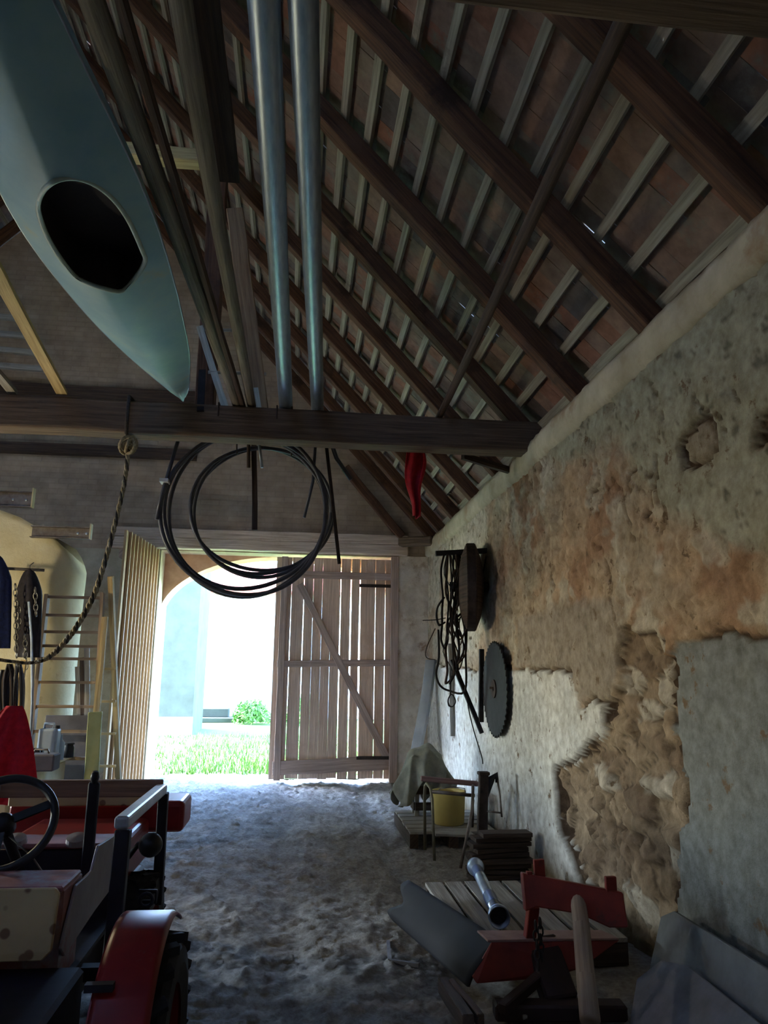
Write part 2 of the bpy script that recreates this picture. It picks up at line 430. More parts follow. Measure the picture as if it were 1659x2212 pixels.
    crack |= cr2
    h = np.where(crack, h - .045, h)
    col = np.where(crack[:, None], C(84, 68, 54), col)
    browned = np.clip((.30 + .12 * n1 - Z) / .25, 0, 1)[:, None]  # blends to brown towards the foot of the wall
    col = col * (1 - browned) + C(120, 104, 76) * browned
    X = XW + .085 - h
    V = np.column_stack([X, Y, Z]); ny, nz = len(ys), len(zs)
    F = [(j * ny + i, (j + 1) * ny + i, (j + 1) * ny + i + 1, j * ny + i + 1) for j in range(nz - 1) for i in range(ny - 1)]
    back = len(V)
    V = V.tolist() + [(XW + .55, Y0, -.05), (XW + .55, YF + .05, -.05), (XW + .55, YF + .05, ZP), (XW + .55, Y0, ZP)]
    top = (nz - 1) * ny
    F += [(back, back + 1, back + 2, back + 3), tuple(range(top, top + ny)) + (back + 2, back + 3),
          tuple(j * ny for j in range(nz)) + (back + 3, back)]
    me = bpy.data.meshes.new('wall_right'); me.from_pydata(V, [], F)
    me.polygons.foreach_set('use_smooth', [True] * (len(F) - 3) + [False] * 3)
    a = me.color_attributes.new('Col', 'FLOAT_COLOR', 'POINT')
    cc = np.clip(np.vstack([col, np.full((4, 3), .4)]), 0.01, .9)
    a.data.foreach_set('color', np.column_stack([cc, np.ones(len(cc))]).ravel().tolist())
    me.materials.append(M['wall'])
    o = bpy.data.objects.new('wall_right', me); COL.objects.link(o); return struct(o)
right_wall()
# plastered wall plate on top of the right wall
def plate_trim():
    ys = np.linspace(Y0, YF + .02, 240); prof = [(XW + .5, 3.43), (XW - .02, 3.43), (XW - .055, 3.47), (XW - .06, 3.60), (XW - .03, 3.665), (XW + .5, 3.67)]
    V = []; n = len(prof)
    nn = fbm(np.stack([ys * 2.2, ys * 0], 1), 4, 200, .6); n2 = fbm(np.stack([ys * 3.1, ys * 0 + 5], 1), 4, 210, .6)
    for i, y in enumerate(ys):
        for k, (x, z) in enumerate(prof):
            V.append((x - .02 * nn[i] * (1 <= k <= 4) + .006 * random.uniform(-1, 1), y, z + (.02 * n2[i] - .01 if k in (1, 2) else .008 * n2[i])))
    m = MB(); m.add(V, [(i * n + k, i * n + k + 1, (i + 1) * n + k + 1, (i + 1) * n + k) for i in range(len(ys) - 1) for k in range(n - 1)])
    struct(m.build('trim_1', M['plaster'], smooth=True))
plate_trim()

# ---------------- gate wall with gable, rectangular inside, arched outside
GX0, GX1, GZ = -2.14, 1.56, 3.42
def brick_mat():
    m = mat('tan gable brick', rgb(184, 164, 142), rgb(146, 128, 110), scale=2.4, rough=.95, bump=.0)  # tan base with a soft noise mottle
    nt = m.node_tree; N = nt.nodes; L = nt.links; bs = N['Principled BSDF']
    tc = N.new('ShaderNodeTexCoord'); mp = N.new('ShaderNodeMapping'); mp.inputs['Rotation'].default_value = (PI / 2, 0, 0)
    L.new(tc.outputs['Object'], mp.inputs['Vector'])
    br = N.new('ShaderNodeTexBrick'); br.inputs['Scale'].default_value = 1
    br.inputs['Brick Width'].default_value = .29; br.inputs['Row Height'].default_value = .085; br.inputs['Mortar Size'].default_value = .009
    br.inputs['Color1'].default_value = (1, 1, 1, 1); br.inputs['Color2'].default_value = (.88, .87, .86, 1); br.inputs['Mortar'].default_value = (.84, .84, .84, 1)
    L.new(mp.outputs['Vector'], br.inputs['Vector'])
    mx = N.new('ShaderNodeMix'); mx.data_type = 'RGBA'; mx.blend_type = 'MULTIPLY'; mx.inputs['Factor'].default_value = 1
    src = bs.inputs['Base Color'].links[0].from_socket
    L.new(src, mx.inputs[6]); L.new(br.outputs['Color'], mx.inputs[7]); L.new(mx.outputs[2], bs.inputs['Base Color'])
    bp = N.new('ShaderNodeBump'); bp.inputs['Strength'].default_value = .5; bp.inputs['Distance'].default_value = .012; bp.invert = True
    L.new(br.outputs['Fac'], bp.inputs['Height']); L.new(bp.outputs['Normal'], bs.inputs['Normal'])
    return m
M['brick'] = brick_mat()
def gate_wall():
    m = MB()
    T0, T1, T2 = YF, YF + .36, YF + .80
    # lower parts beside the opening (plaster), full thickness
    for x0, x1 in ((XL - .3, GX0), (GX1, XW + .5)):
        m.box(((x0 + x1) / 2, (T0 + T2) / 2, GZ / 2 - .03), (x1 - x0, T2 - T0, GZ + .06), mi=0)
    # arch ring: outer leaf between GZ and the arch
    cx, a, zs, b = (-2.18 + 1.6) / 2, 1.89, 2.42, 1.00
    n = 36; arc = [(cx - a * math.cos(PI * k / n), zs + b * math.sin(PI * k / n)) for k in range(n + 1)]
    V = []; Fc = []
    for (x, z) in arc:
        V += [(x, T1, z), (x, T1, GZ + .03), (x, T2, z), (x, T2, GZ + .03)]
    for k in range(n):
        i = k * 4; j = i + 4
        Fc += [(i, i + 1, j + 1, j), (i + 2, j + 2, j + 3, i + 3), (i, j, j + 2, i + 2), (i + 1, i + 3, j + 3, j + 1)]
    m.add(V, Fc, mi=2)
    # gable above
    g = [(XL - .3, GZ + .001), (XW + .5, GZ + .001), (XW + .5, ZP + .02), (XW + .12, ZP + .06), (RX, RZ + .06), (XL - .12, ZP + .06), (XL - .3, ZP + .02)]
    m.plate([(x, T0, z) for x, z in g], (0, T2 - T0, 0), mi=1)
    return struct(m.build('wall_front', [M['plaster'], M['brick'], M['arch']], fix=True))
M['arch'] = mat('brick red arch plaster', rgb(206, 164, 136), rgb(180, 136, 108), scale=5, rough=.95, bump=.4)
gate_wall()
# bumps on the plaster pier to the right of the gate
def pier_face():
    M['limewash'] = mat('rough limewash', rgb(232, 220, 204), rgb(190, 172, 150), scale=4, rough=.95, bump=.6, c3=rgb(158, 126, 98), t3=.54, s3=2.2, bscale=20)
    m = MB(); y = YF
    def f(u, v):
        x = GX1 + .0 + u * (XW + .02 - GX1); z = v * 3.43
        p = np.array([[x * 4, z * 4]]); h = .035 + .035 * fbm(p, 4, 300, .6)[0] + .02 * vnoise(p * .4, 33)[0]
        return (x, y - max(.004, h), z)
    m.grid(f, 16, 110)
    o = m.build('trim_2', M['limewash'], smooth=True); struct(o)
pier_face()
# rest of the barn: left wall, its opening added for fill daylight, back wall
m = MB()
for x0, x1, y0, y1, z0, z1 in ((XL - .45, XL, Y0, 5.0, 0, ZP), (XL - .45, XL, 8.0, YF, 0, ZP), (XL - .45, XL, 5.0, 6.4, 0, ZP), (XL - .45, XL, 7.8, 8.0, 0, ZP), (XL - .45, XL, 6.4, 7.8, 2.4, ZP), (XL - .45, XL, 6.4, 7.8, 0, .9)):
    m.box(((x0 + x1) / 2, (y0 + y1) / 2, (z0 + z1) / 2), (x1 - x0, y1 - y0, z1 - z0))
struct(m.build('wall_left', M['plaster']))
m = MB(); g = [(XL - .3, 0), (XW + .5, 0), (XW + .5, ZP), (RX, RZ), (XL - .3, ZP)]
m.plate([(x, Y0, z) for x, z in g], (0, -.4, 0)); struct(m.build('wall_back', M['brick']))

# ---------------- roof
SL = (XW - RX) / math.cos(math.radians(48.0))
def slope(side, y, s, n):
    """point on a roof slope: s metres up from the eave, n metres out of the rafters' underside"""
    c, t = math.cos(math.radians(48)), math.sin(math.radians(48))
    x = XW - s * c + n * t; z = ZP + .05 + s * t + n * c
    return Vector((x if side > 0 else 2 * RX - x, y, z))
LATH = .285
HOLES = []
for px, py in ((1140, 705), (965, 652), (1010, 690), (1240, 474), (215, 205), (160, 66)):
    d = ray(px, py); c, t = math.cos(math.radians(48)), math.sin(math.radians(48))
    nrm = Vector((t, 0, c)); p0 = slope(1, 0, 0, .2); k = (p0 - EYE).dot(nrm) / d.dot(nrm); h = EYE + d * k
    HOLES.append((h.y, (XW - h.x) / c))
def roof(side):
    m = MB(); rows = int(SL / LATH) + 2; w = .172
    for i in range(-1, rows):
        off = (i % 2) * w / 2
        for j in range(int((YF + .9 - Y0) / w) + 1):
            y = Y0 + off + j * w; s0 = i * LATH - .10; 
            s1 = s0 + .39 + random.uniform(-.004, .004)
            if s1 > SL + .2: s1 = SL + .2
            if s1 - s0 < .1: continue
            dy = random.uniform(-.0012, .0012); dn = random.uniform(0, .006); tw = random.uniform(-.006, .006)
            if side > 0:
                for hy, hs in HOLES:
                    if abs(y + w / 2 - hy) < .09 and .02 < hs - s0 < .26:
                        dy += random.uniform(.004, .012); tw += .008
            wd = w - .0008
            r = random.random()
            base = Vector(rgb(152, 120, 102)).lerp(Vector(rgb(128, 116, 104)), r)
            if random.random() < .16: base = Vector(rgb(148, 106, 86))
            if random.random() < .12: base = Vector(rgb(104, 94, 88))
            m.col = tuple(base)
            q = []
            for (a, ss, nn) in ((y + dy, s0, .232 + dn), (y + dy + wd, s0, .232 + dn + tw), (y + dy + wd, s1, .203 + dn), (y + dy, s1, .203 + dn)):
                q.append(slope(side, a, ss, nn))
            up = slope(side, 0, 0, .016) - slope(side, 0, 0, 0)
            vs = q + [v + up for v in q]
            m.add(vs, [(0, 1, 2, 3), (4, 7, 6, 5), (0, 4, 5, 1), (1, 5, 6, 2), (2, 6, 7, 3), (3, 7, 4, 0)])
    o = m.build('roof', M['tile'], fix=True)
    return struct(o, ('clay tiled roof slope rising from the right stone wall' if side > 0 else 'shaded clay tiled roof slope on the far side of the ridge'), 'roof')
roof(1); roof(-1)
RAFT = [.50, 1.67, 2.84, 4.01, 5.18, 6.35, 7.52, 8.66, 9.76, 10.80, 11.5]
RLAB = {2.84: 'dark brown rafter meeting the right wall nearest the camera', 4.01: 'brown rafter, second along the right wall from the camera', 5.18: 'brown rafter, third along the right wall, just before the tie beam',
        6.35: 'rafter rising directly from the tie beam end', 7.52: 'first rafter beyond the tie beam', 8.66: 'second rafter beyond the tie beam', 9.76: 'third rafter beyond the tie beam', 10.8: 'fourth rafter beyond the tie beam',
        11.5: 'last rafter lying against the gable wall', 1.67: 'dark rafter above the near beam at the top of the roof', .5: 'dark rafter above and behind the near beam'}
for k, y in enumerate(RAFT):
    for side in (1, -1):
        mm = MB(); a = slope(side, y, -.05, .075); b = slope(side, y, SL + .06, .075); nrm = slope(side, 0, 0, 1) - slope(side, 0, 0, 0)
        mm.beam(a, b, .125 + .02 * random.random(), .15, up=nrm, seg=10, jit=.006)
        o = mm.build('rafter', M['rafter'], bevel=.008)
        if side > 0: tag(o, RLAB[y], 'rafter', 'roof rafters above the right wall')
        else: tag(o, 'dark rafter on the shaded roof slope beyond the ridge', 'rafter', 'rafters of the far slope')
nl = int(SL / LATH) + 1
for side in (1, -1):
    for i in range(nl):
        mm = MB(); s = .06 + i * LATH
        nrm = slope(side, 0, 0, 1) - slope(side, 0, 0, 0)
        mm.beam(slope(side, Y0, s, .167), slope(side, YF, s, .167), .062 if random.random() < .6 else .07, .034, up=nrm, seg=26, jit=.004)
        o = mm.build('roof_lath', M['lath'])
        if side > 0: tag(o, 'long grey roof lath nailed across the rafters under the tiles above the right wall', 'lath', 'laths of the right roof slope')
        else: tag(o, 'long roof lath across the shaded rafters beyond the ridge', 'lath', 'laths of the far roof slope')
mm = MB(); mm.beam((RX, Y0, RZ - .02), (RX, YF, RZ - .02), .16, .2, seg=8, jit=.006); tag(mm.build('ridge_beam', M['rafter']), 'dark ridge beam along the top of the roof', 'beam', kind='thing')
# tie beams
def tie(y, dz, lab, rot=0.0):
    mm = MB(); mm.beam((XL - .1, y + rot, 3.72 + dz), (XW + .12, y, 3.715 + dz), .22, .285, seg=22, jit=.006)
    return tag(mm.build('tie_beam', M['beam'], bevel=.02, seg=2), lab, 'beam', kind='thing')
tie(6.32, 0, 'heavy hewn tie beam crossing the barn with poles and a kayak resting on it')
tie(1.72, 0, 'dark tie beam at the very top right, nearest the camera')
# lintels above the gate
for z, h, lab in ((3.52, .17, 'lower pale lintel timber directly above the gate boards'), (3.68, .15, 'upper pale lintel timber with a split along it, above the gate')):
    mm = MB(); mm.beam((GX0 - .75, YF - .05, z + .0), (GX1 + .14, YF - .05, z), .16, h, seg=16, jit=.006)
    tag(mm.build('lintel', M['lintel'], bevel=.012), lab, 'lintel', kind='thing')
# timbers in the gable
for z, h, lab in ((5.9, .2, 'dark horizontal timber in the gable, upper one'), (4.95, .16, 'dark horizontal timber in the gable, lower one')):
    mm = MB(); mm.beam((XL + (z - ZP) / TAN + .3, YF - .06, z), (-1.7, YF - .06, z), .12, h, seg=8, jit=.005)
    tag(mm.build('gable_timber', M['pole_dark']), lab, 'beam')
for k, z in enumerate((4.4, 4.66, 4.92, 5.18)):
    mm = MB(); a = aty(-300, (795, 760, 722, 682)[k] - 30, 10.9); b = aty((250, 190, 130, 70)[k] * .36 + 8, (798, 762, 726, 688)[k], 10.9)
    mm.beam(a, b, .06, .085, seg=4, jit=.004)
    tag(mm.build('rack_pole', M['grey_wood']), ('lowest', 'second lowest', 'third', 'topmost')[k] + ' of the grey poles stacked level high on the left before the gable', 'pole', 'grey poles high on the left')
# truss posts on the tie beam
mm = MB(); mm.beam((-.41, 6.42, 3.86), (-.74, 6.42, 5.9), .16, .10, up=(0, 1, 0), seg=6, jit=.004); mm2 = mm
tag(mm.build('truss_post', M['post_wood'], bevel=.008), 'pale brown leaning post with a slanted top, standing on the tie beam', 'post')
mm = MB(); mm.beam((-.92, 6.62, 3.86), (-.95, 6.62, 8.6), .17, .18, up=(0, 1, 0), seg=8, jit=.005)
tag(mm.build('truss_post', M['rafter'], bevel=.008), 'dark reddish upright post rising behind the poles to the roof', 'post')
mm = MB(); a = aty(180, 320, 6.62); b = aty(470, 350, 6.62); mm.beam(a, b, .16, .14, seg=6, jit=.004)
tag(mm.build('collar_beam', M['pale_wood'], bevel=.008), 'pale collar beam high between the kayak and the dark post', 'beam', kind='thing')

# ---------------- pier: end of an inner wall on the left
def inner_wall():
    m = MB(); ya, yb = 8.30, 9.30; out = []
    for k in range(13):
        t = -PI / 2 + PI * k / 12; out.append((-2.80 + .34 * math.cos(t), (ya + yb) / 2 + (yb - ya) / 2 * math.sin(t)))
    pts = [(-6.0, ya)] + [(-2.80 - .25 * q, ya) for q in range(12, 0, -1)] + out + [(-2.80 - .25 * q, yb) for q in range(1, 13)] + [(-6.0, yb)]
    nz = 44; V = []
    for j in range(nz + 1):
        for i, (x, y) in enumerate(pts):
            top = 3.28 - .30 * max(0, (x + 3.0)) / .34 - .12 * max(0, x + 2.72) / .2 + .05 * math.sin(x * 9)
            z = top * j / nz - .03
            h = .03 * fbm(np.array([[x * 3 + y, z * 3]]), 4, 400, .6)[0]
            V.append((x + h * .5, y - h, z))
    n = len(pts)
    Fc = [(j * n + i, j * n + (i + 1) % n, (j + 1) * n + (i + 1) % n, (j + 1) * n + i) for j in range(nz) for i in range(n)]
    Fc.append(tuple(range(nz * n, nz * n + n)))
    m.add(V, Fc); return struct(m.build('wall_inner', M['cream'], smooth=True))
inner_wall()

# ---------------- gate leaves
def gate():
    root = thing('door_1', 'closed right gate leaf of upright boards with daylight between them', 'gate', (GX1, YF + .06, 0)); root['kind'] = 'structure'
    x = -.36; k = 0; top = 3.38
    ws = [.119, .117, .187, .138, .14, .138, .144, .147, .126, .112, .115, .148, .165, .0]; gaps = [.001, .008, .011, .001, .001, .001, .014, .017, .022, .001, .007, .009, 0]; ws = ws[:13]
    m = MB()
    for k, w in enumerate(ws):
        tp = top - .005 * random.random(); g = gaps[k] if k < len(gaps) else 0
        # a board narrows a little toward one end, so gaps taper like the weathered ones
        sh0 = g * random.uniform(-.4, .4)
        z0 = .035 + .02 * random.random()
        x0b, x1b, x0t, x1t = x, x + w, x + random.uniform(-.003, .003), x + w + (g * .5 if k in (1, 5, 11) else random.uniform(-.002, .002))
        m.plate([(x0b, YF + .05, z0), (x1b, YF + .05, z0), (x1b - g * .2, YF + .05, 1.6), (x1t, YF + .05, tp), (x0t, YF + .05, tp), (x0b + g * .1, YF + .05, 1.6)], (0, .028, 0))
        x = x + w + g
    xe = x
    # UV along the grain
    m.U = [[(v[1], v[0]) if abs(max(q[1] for q in f) - min(q[1] for q in f)) > .5 else v for v in f for q in [0]] if False else [(b, a) for a, b in f] for f in m.U]
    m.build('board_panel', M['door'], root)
    for (z0, z1, h) in ((3.10, 3.10, .11), (1.72, 1.76, .10), (.20, .28, .20)):
        b = MB(); b.beam((-.30, YF + .025, z0), (xe - .05, YF + .025, z1), .05, h, seg=5, jit=.003); b.build('rail', M['door_dark'], root, bevel=.005)
    b = MB(); b.beam(aty(648, 1262, YF + .0), aty(845, 1655, YF + .0), .05, .13, up=(0, 1, 0), seg=5, jit=.002)
    b = MB(); p, q = aty(648, 1262, YF + .02), aty(842, 1650, YF + .02); b.beam(p, q, .11, .05, up=(0, 1, 0), seg=5, jit=.002); b.build('brace', M['door_dark'], root, bevel=.005)
    b = MB(); b.beam((-.235, YF + .02, .03), (-.235, YF + .02, 3.38), .10, .05, up=(0, 1, 0), seg=5, jit=.003); b.build('stile', M['door_dark'], root, bevel=.005)
    b = MB(); b.beam((1.50, YF - .02, .0), (1.50, YF - .02, 3.42), .12, .10, up=(0, 1, 0), seg=5, jit=.003); b.build('frame', M['door_dark'], root, bevel=.006)
    for z in (.35, 2.95):
        b = MB(); b.box((1.22, YF + .0, z), (.55, .012, .05)); b.build('hinge', M['rust'], root)
    # open leaf
    root = thing('door_2', 'open left gate leaf of narrow upright boards swung into the barn', 'gate', (GX0, YF - .05, 0)); root['kind'] = 'structure'
    m = MB(); y = YF - .08; n = 11
    for k in range(n):
        w = .148; xx = GX0 - .03 - .012 * k
        m.beam((xx, y - w / 2, .05), (xx, y - w / 2, 3.40), .03, w, up=(0, 1, 0), seg=3, jit=.003); y -= w + .006
        if k < n - 1: m.beam((xx + .028, y + .003, .05), (xx + .028, y + .003, 3.40), .03, .035, up=(0, 1, 0), seg=3, jit=.002)
    m.build('board_panel', M['leaf'], root)
    for z in (.3, 1.75, 3.1):
        b = MB(); b.beam((GX0 - .075, YF - .1, z), (GX0 - .075 - .12, YF - 1.72, z), .05, .12, seg=3, jit=.002); b.build('rail', M['door_dark'], root)
gate()

# ---------------- courtyard
def outside():
    m = MB(); m.grid(lambda u, v: (-14 + 34 * u, 12.2 + 26 * v, -.02 + .03 * math.sin(u * 40) * math.sin(v * 31)), 40, 40)
    struct(m.build('ground', M['lawn'], smooth=True))
    m = MB(); m.grid(lambda u, v: (XL - .42 - 16 * (1 - u), -8 + 20.2 * v, -.02), 4, 4)
    struct(m.build('bounce_ground_left', M['gravel'], smooth=True))  # pale unseen yard added to bounce warm sun through the left opening
    rows = []; g = MB()
    for k in range(9000):
        x = random.uniform(-4.2, 1.6); y = 12.6 + 7.4 * random.random() ** 1.3
        if x < -2.0 - (y - 12) * .05 and random.random() < .7: continue
        h = random.uniform(.04, .14); a = random.uniform(0, 6.28); dx, dy = math.cos(a) * .012, math.sin(a) * .012; lx, ly = random.uniform(-.05, .05), random.uniform(-.05, .05)
        g.add([(x - dx, y - dy, -.02), (x + dx, y + dy, -.02), (x + lx, y + ly, h)], [(0, 1, 2)])
    tag(g.build('grass', M['grass'], fix=False), 'bright green grass growing outside the open gate', 'grass', kind='stuff')
    r = thing('courtyard_house', 'cream rendered house end seen through the left of the gate arch', 'house', (-5, 20.5, 0))
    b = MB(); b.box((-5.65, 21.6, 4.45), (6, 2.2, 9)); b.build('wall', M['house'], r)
    b = MB(); b.box((-5.65, 20.46, .2), (6.02, .06, .45)); b.build('plinth', M['plaster'], r)
    b = MB(); b.plate([(-8.9, 20.2, 7.05), (-2.4, 20.2, 7.05), (-2.4, 22.6, 9.2), (-8.9, 22.6, 9.2)], (0, 0, .12)); b.plate([(-8.9, 25, 7.05), (-2.4, 25, 7.05), (-2.4, 22.6, 9.2), (-8.9, 22.6, 9.2)], (0, 0, .12)); b.build('roof', M['roof_red'], r)
    r = thing('white_outbuilding', 'white washed building with tall doors beyond the courtyard grass', 'building', (0, 27, 0))
    b = MB(); b.box((1.0, 29, 2.2), (11, 4, 4.4)); b.build('wall', M['white_wall'], r)
    for x0, x1 in ((-2.55, -1.75), (-1.7, -.9)):
        d = MB(); d.box(((x0 + x1) / 2, 26.98, 1.5), (x1 - x0, .06, 2.5)); d.build('door', M['pale_door'], r)
    b = MB(); b.plate([(-5, 26.6, 4.3), (7, 26.6, 4.3), (7, 29, 5.6), (-5, 29, 5.6)], (0, 0, .12)); b.build('roof', M['roof_red'], r)
    r = thing('stone_step', 'flat stone doorstep at the foot of the white building', 'step', (-2.7, 25.5, 0))
    b = MB(); b.box((-2.75, 25.5, .06), (1.8, .9, .15)); b.build('tread', M['house'], r, bevel=.02)
    b = MB(); b.box((-2.6, 25.7, .27), (.9, .5, .28)); b.build('upper_tread', M['house'], r, bevel=.02)
    for (x, y, s, lab) in ((-1.35, 24.4, .62, 'low leafy green shrub beside the stone doorstep'), (.25, 24.6, .75, 'low leafy green shrub half hidden by the closed gate leaf')):
        g = MB()
        for k in range(900):
            d = Vector((random.gauss(0, 1), random.gauss(0, 1), abs(random.gauss(0, 1)))).normalized() * s * random.uniform(.55, 1)
            c = Vector((x, y, .05)) + Vector((d.x, d.y, d.z * 1.2)); a = Vector((random.gauss(0, 1), random.gauss(0, 1), random.gauss(0, 1))).normalized() * .07; b2 = a.orthogonal().normalized() * .04
            g.add([c - a, c + b2, c + a, c - b2], [(0, 1, 2, 3)])
        g.tube([(x, y, -.02), (x + .02, y, s * .7)], .025, 6)
        tag(g.build('shrub', M['grass'], fix=False), lab, 'shrub')
M['house'] = mat('shaded house render', rgb(74, 78, 68), rgb(60, 63, 54), scale=2, rough=.95, bump=.2)  # cream render given a dark colour for its shaded front
M['limewash'] = mat('rough limewash', rgb(232, 220, 204), rgb(190, 172, 150), scale=4, rough=.95, bump=.6, c3=rgb(158, 126, 98), t3=.54, s3=2.2, bscale=20)
M['gravel'] = mat('pale bounce gravel', rgb(226, 214, 190), rgb(200, 186, 160), scale=12, bump=.3)
M['lawn'] = mat('lawn ground', rgb(90, 124, 54), rgb(74, 104, 46), scale=3, rough=.95, bump=.3)
M['grass'] = mat('grass blades', rgb(92, 132, 50), rgb(66, 102, 38), scale=3, rough=.7, bump=0)
M['roof_red'] = mat('outdoor red tiles', rgb(170, 96, 72), None, scale=5)
M['white_wall'] = mat('white outdoor wall', rgb(222, 220, 214), rgb(206, 202, 194), scale=2, bump=.1)
M['pale_door'] = mat('pale outdoor door', rgb(214, 206, 200), rgb(190, 180, 172), scale=4, bump=.1)
outside()
# ================================================================== THINGS LYING ON AND HANGING FROM THE TIE BEAMS
M['kayak'] = mat('teal kayak shell', rgb(150, 184, 186), rgb(122, 164, 178), scale=2.6, rough=.5, bump=.03, c3=rgb(172, 172, 132), t3=.60, s3=2.6, w3=.2)
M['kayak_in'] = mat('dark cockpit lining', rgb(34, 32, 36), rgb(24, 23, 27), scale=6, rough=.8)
M['rim'] = mat('pale cockpit rim', rgb(176, 196, 188), rgb(140, 164, 160), scale=8, rough=.45, bump=.05)
def interp(y, tab):
    for (a, b), (c, d) in zip(tab, tab[1:]):
        if y <= c: return b + (d - b) * (y - a) / (c - a)
    return tab[-1][1]
KR = [(.9, -1.13), (1.5, -1.04), (2.294, -.945), (2.754, -.862), (3.112, -.805), (3.509, -.775), (4.156, -.779), (5.044, -.835), (6.059, -.985), (6.50, -1.10)]
KL = [(.9, -1.15), (1.5, -1.25), (2.294, -1.36), (2.754, -1.43), (3.112, -1.475), (3.6, -1.485), (3.913, -1.456), (4.595, -1.385), (5.44, -1.27), (6.2, -1.17), (6.50, -1.11)]
def kz(y): return 3.98 - .2 * math.sin(PI * min(max((y - 1.75) / 4.65, 0), 1))
def smoothtab(y, tab):
    return sum(interp(y + d, tab) * w for d, w in ((-.25, .25), (0, .5), (.25, .25))) if 1.2 < y < 6.2 else interp(y, tab)
def ksec(y):
    xr, xl = smoothtab(y, KR), smoothtab(y, KL); return (xr + xl) / 2, max((xr - xl) / 2, .006)
def kd(y):
    c, h = ksec(y); return .50 * h
def kayak():
    root = thing('kayak', 'teal kayak lying upside down across the tie beams with its cockpit open downward', 'kayak', (-1.13, 3.6, 3.8))
    m = MB(); ns = 90; sec = [(1, 0), (.66, -.42), (.34, -.78), (.05, -1), (-.05, -1), (-.34, -.78), (-.66, -.42), (-1, 0), (-.93, .55), (-.66, .95), (-.3, 1.12), (0, 1.16), (.3, 1.12), (.66, .95), (.93, .55)]
    V = []; n = len(sec)
    for i in range(ns + 1):
        y = .9 + 5.6 * i / ns; c, h = ksec(y); d = kd(y); g = kz(y); hh = .09 + .30 * min(h, .36)
        e = min(1, (6.5 - y) / .25, (y - .9) / .25 + .2); hh *= max(.25, e)
        for u, v in sec:
            V.append((c + u * h, y, g + (v * d if v <= 0 else v * hh * .9)))
    Fc = [(i * n + k, i * n + (k + 1) % n, (i + 1) * n + (k + 1) % n, (i + 1) * n + k) for i in range(ns) for k in range(n)] + [tuple(range(n)), tuple(ns * n + k for k in range(n))]
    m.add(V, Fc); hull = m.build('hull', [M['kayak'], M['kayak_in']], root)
    px = [(82, 440), (92, 412), (112, 392), (140, 382), (175, 384), (212, 400), (246, 428), (274, 466), (294, 506), (308, 540), (314, 560), (300, 588), (266, 626), (228, 622), (190, 610), (160, 592), (130, 555), (104, 512), (88, 472)]
    P = []
    for p in px:
        z = 3.65
        for _ in range(12):
            q = atz(*p, z); c, h = ksec(q.y); z = kz(q.y) - kd(q.y) * max(0, 1 - abs(q.x - c) / h)
        P.append(q)
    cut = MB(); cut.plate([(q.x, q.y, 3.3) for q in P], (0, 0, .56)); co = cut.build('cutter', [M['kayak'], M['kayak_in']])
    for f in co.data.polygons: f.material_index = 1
    md = hull.modifiers.new('b', 'BOOLEAN'); md.operation = 'DIFFERENCE'; md.object = co; md.solver = 'EXACT'
    bpy.context.view_layer.update()
    dg = bpy.context.evaluated_depsgraph_get(); me = bpy.data.meshes.new_from_object(hull.evaluated_get(dg))
    hull.modifiers.clear(); hull.data = me; bpy.data.objects.remove(co)
    for f in me.polygons: f.use_smooth = True
    md = hull.modifiers.new('e', 'EDGE_SPLIT'); md.split_angle = math.radians(22)
    r = MB(); pts = []
    for i in range(len(P)):
        a, b, c2, d2 = P[i - 1], P[i], P[(i + 1) % len(P)], P[(i + 2) % len(P)]
        for t in (0, .33, .66):
            pts.append(.5 * ((2 * b) + (c2 - a) * t + (2 * a - 5 * b + 4 * c2 - d2) * t * t + (3 * b - a - 3 * c2 + d2) * t ** 3) + Vector((0, 0, -.006)))
    r.tube(pts, .013, 8, closed=True); r.build('cockpit_rim', M['rim'], root, smooth=True)
    s = MB()
    for y in (2.95, 3.35):
        c, h = ksec(y)
    s.beam((-1.25, 3.12, 3.84), (-.88, 3.12, 3.84), .2, .02); s.build('seat', M['kayak_in'], root)
    for side in (1, -1):
        t = MB(); t.tube([(ksec(y)[0] + side * ksec(y)[1] * 1.0, y, kz(y) + .004) for y in np.linspace(1.0, 6.4, 60)], .006, 6)
        t.build('gunwale_seam', M['galv'], root, smooth=True)
kayak()
def two_tubes():
    for k, (a, b, r, lab) in enumerate((((570, 2), (618, 885), .060, 'thicker grey metal pipe on the beams, beside the wooden poles'), ((655, 2), (686, 890), .056, 'grey metal pipe on the beams, nearer the right wall'))):
        z = 3.865 + r; p = atz(*a, z); q = atz(*b, z); d = (q - p).normalized(); p = p - d * 1.4; q = q + d * .12
        m = MB(); m.tube([p.lerp(q, t) for t in (0, .25, .5, .75, 1)], r, 24, caps=False); m.tube([p.lerp(q, t) for t in (1, .5, 0)], r - .006, 24, caps=False)
        o = m.build('metal_pipe', M['galv'], smooth=True, fix=False); tag(o, lab, 'pipe', 'long pipes across the tie beams')
two_tubes()
def pole(name, mt, a, b, r, lab, cat, group=None, ext=(1.2, .25), n=9, z=None, taper=1.0, square=None, zb=None):
    z = z or 3.865 + r; p = atz(*a, z); q = atz(*b, zb or z); d = (q - p).normalized(); p = p - d * ext[0]; q = q + d * ext[1]
    m = MB(); k = 14
    if square: m.beam(p, q, square[0], square[1], seg=10, jit=.003)
    else:
        pts = []; w = random.uniform(0, 6)
        for i in range(k + 1):
            t = i / k; pts.append(p.lerp(q, t) + Vector((.008 * math.sin(w + 5 * t), 0, .004 * math.sin(w + 7 * t) * (1 if 0 < i < k else 0))))
        m.tube(pts, [r * (1 + (taper - 1) * i / k) for i in range(k + 1)], n)
    return tag(m.build(name, mt, smooth=not square), lab, cat, group)
G = 'poles and boards lying along the barn on the tie beams'
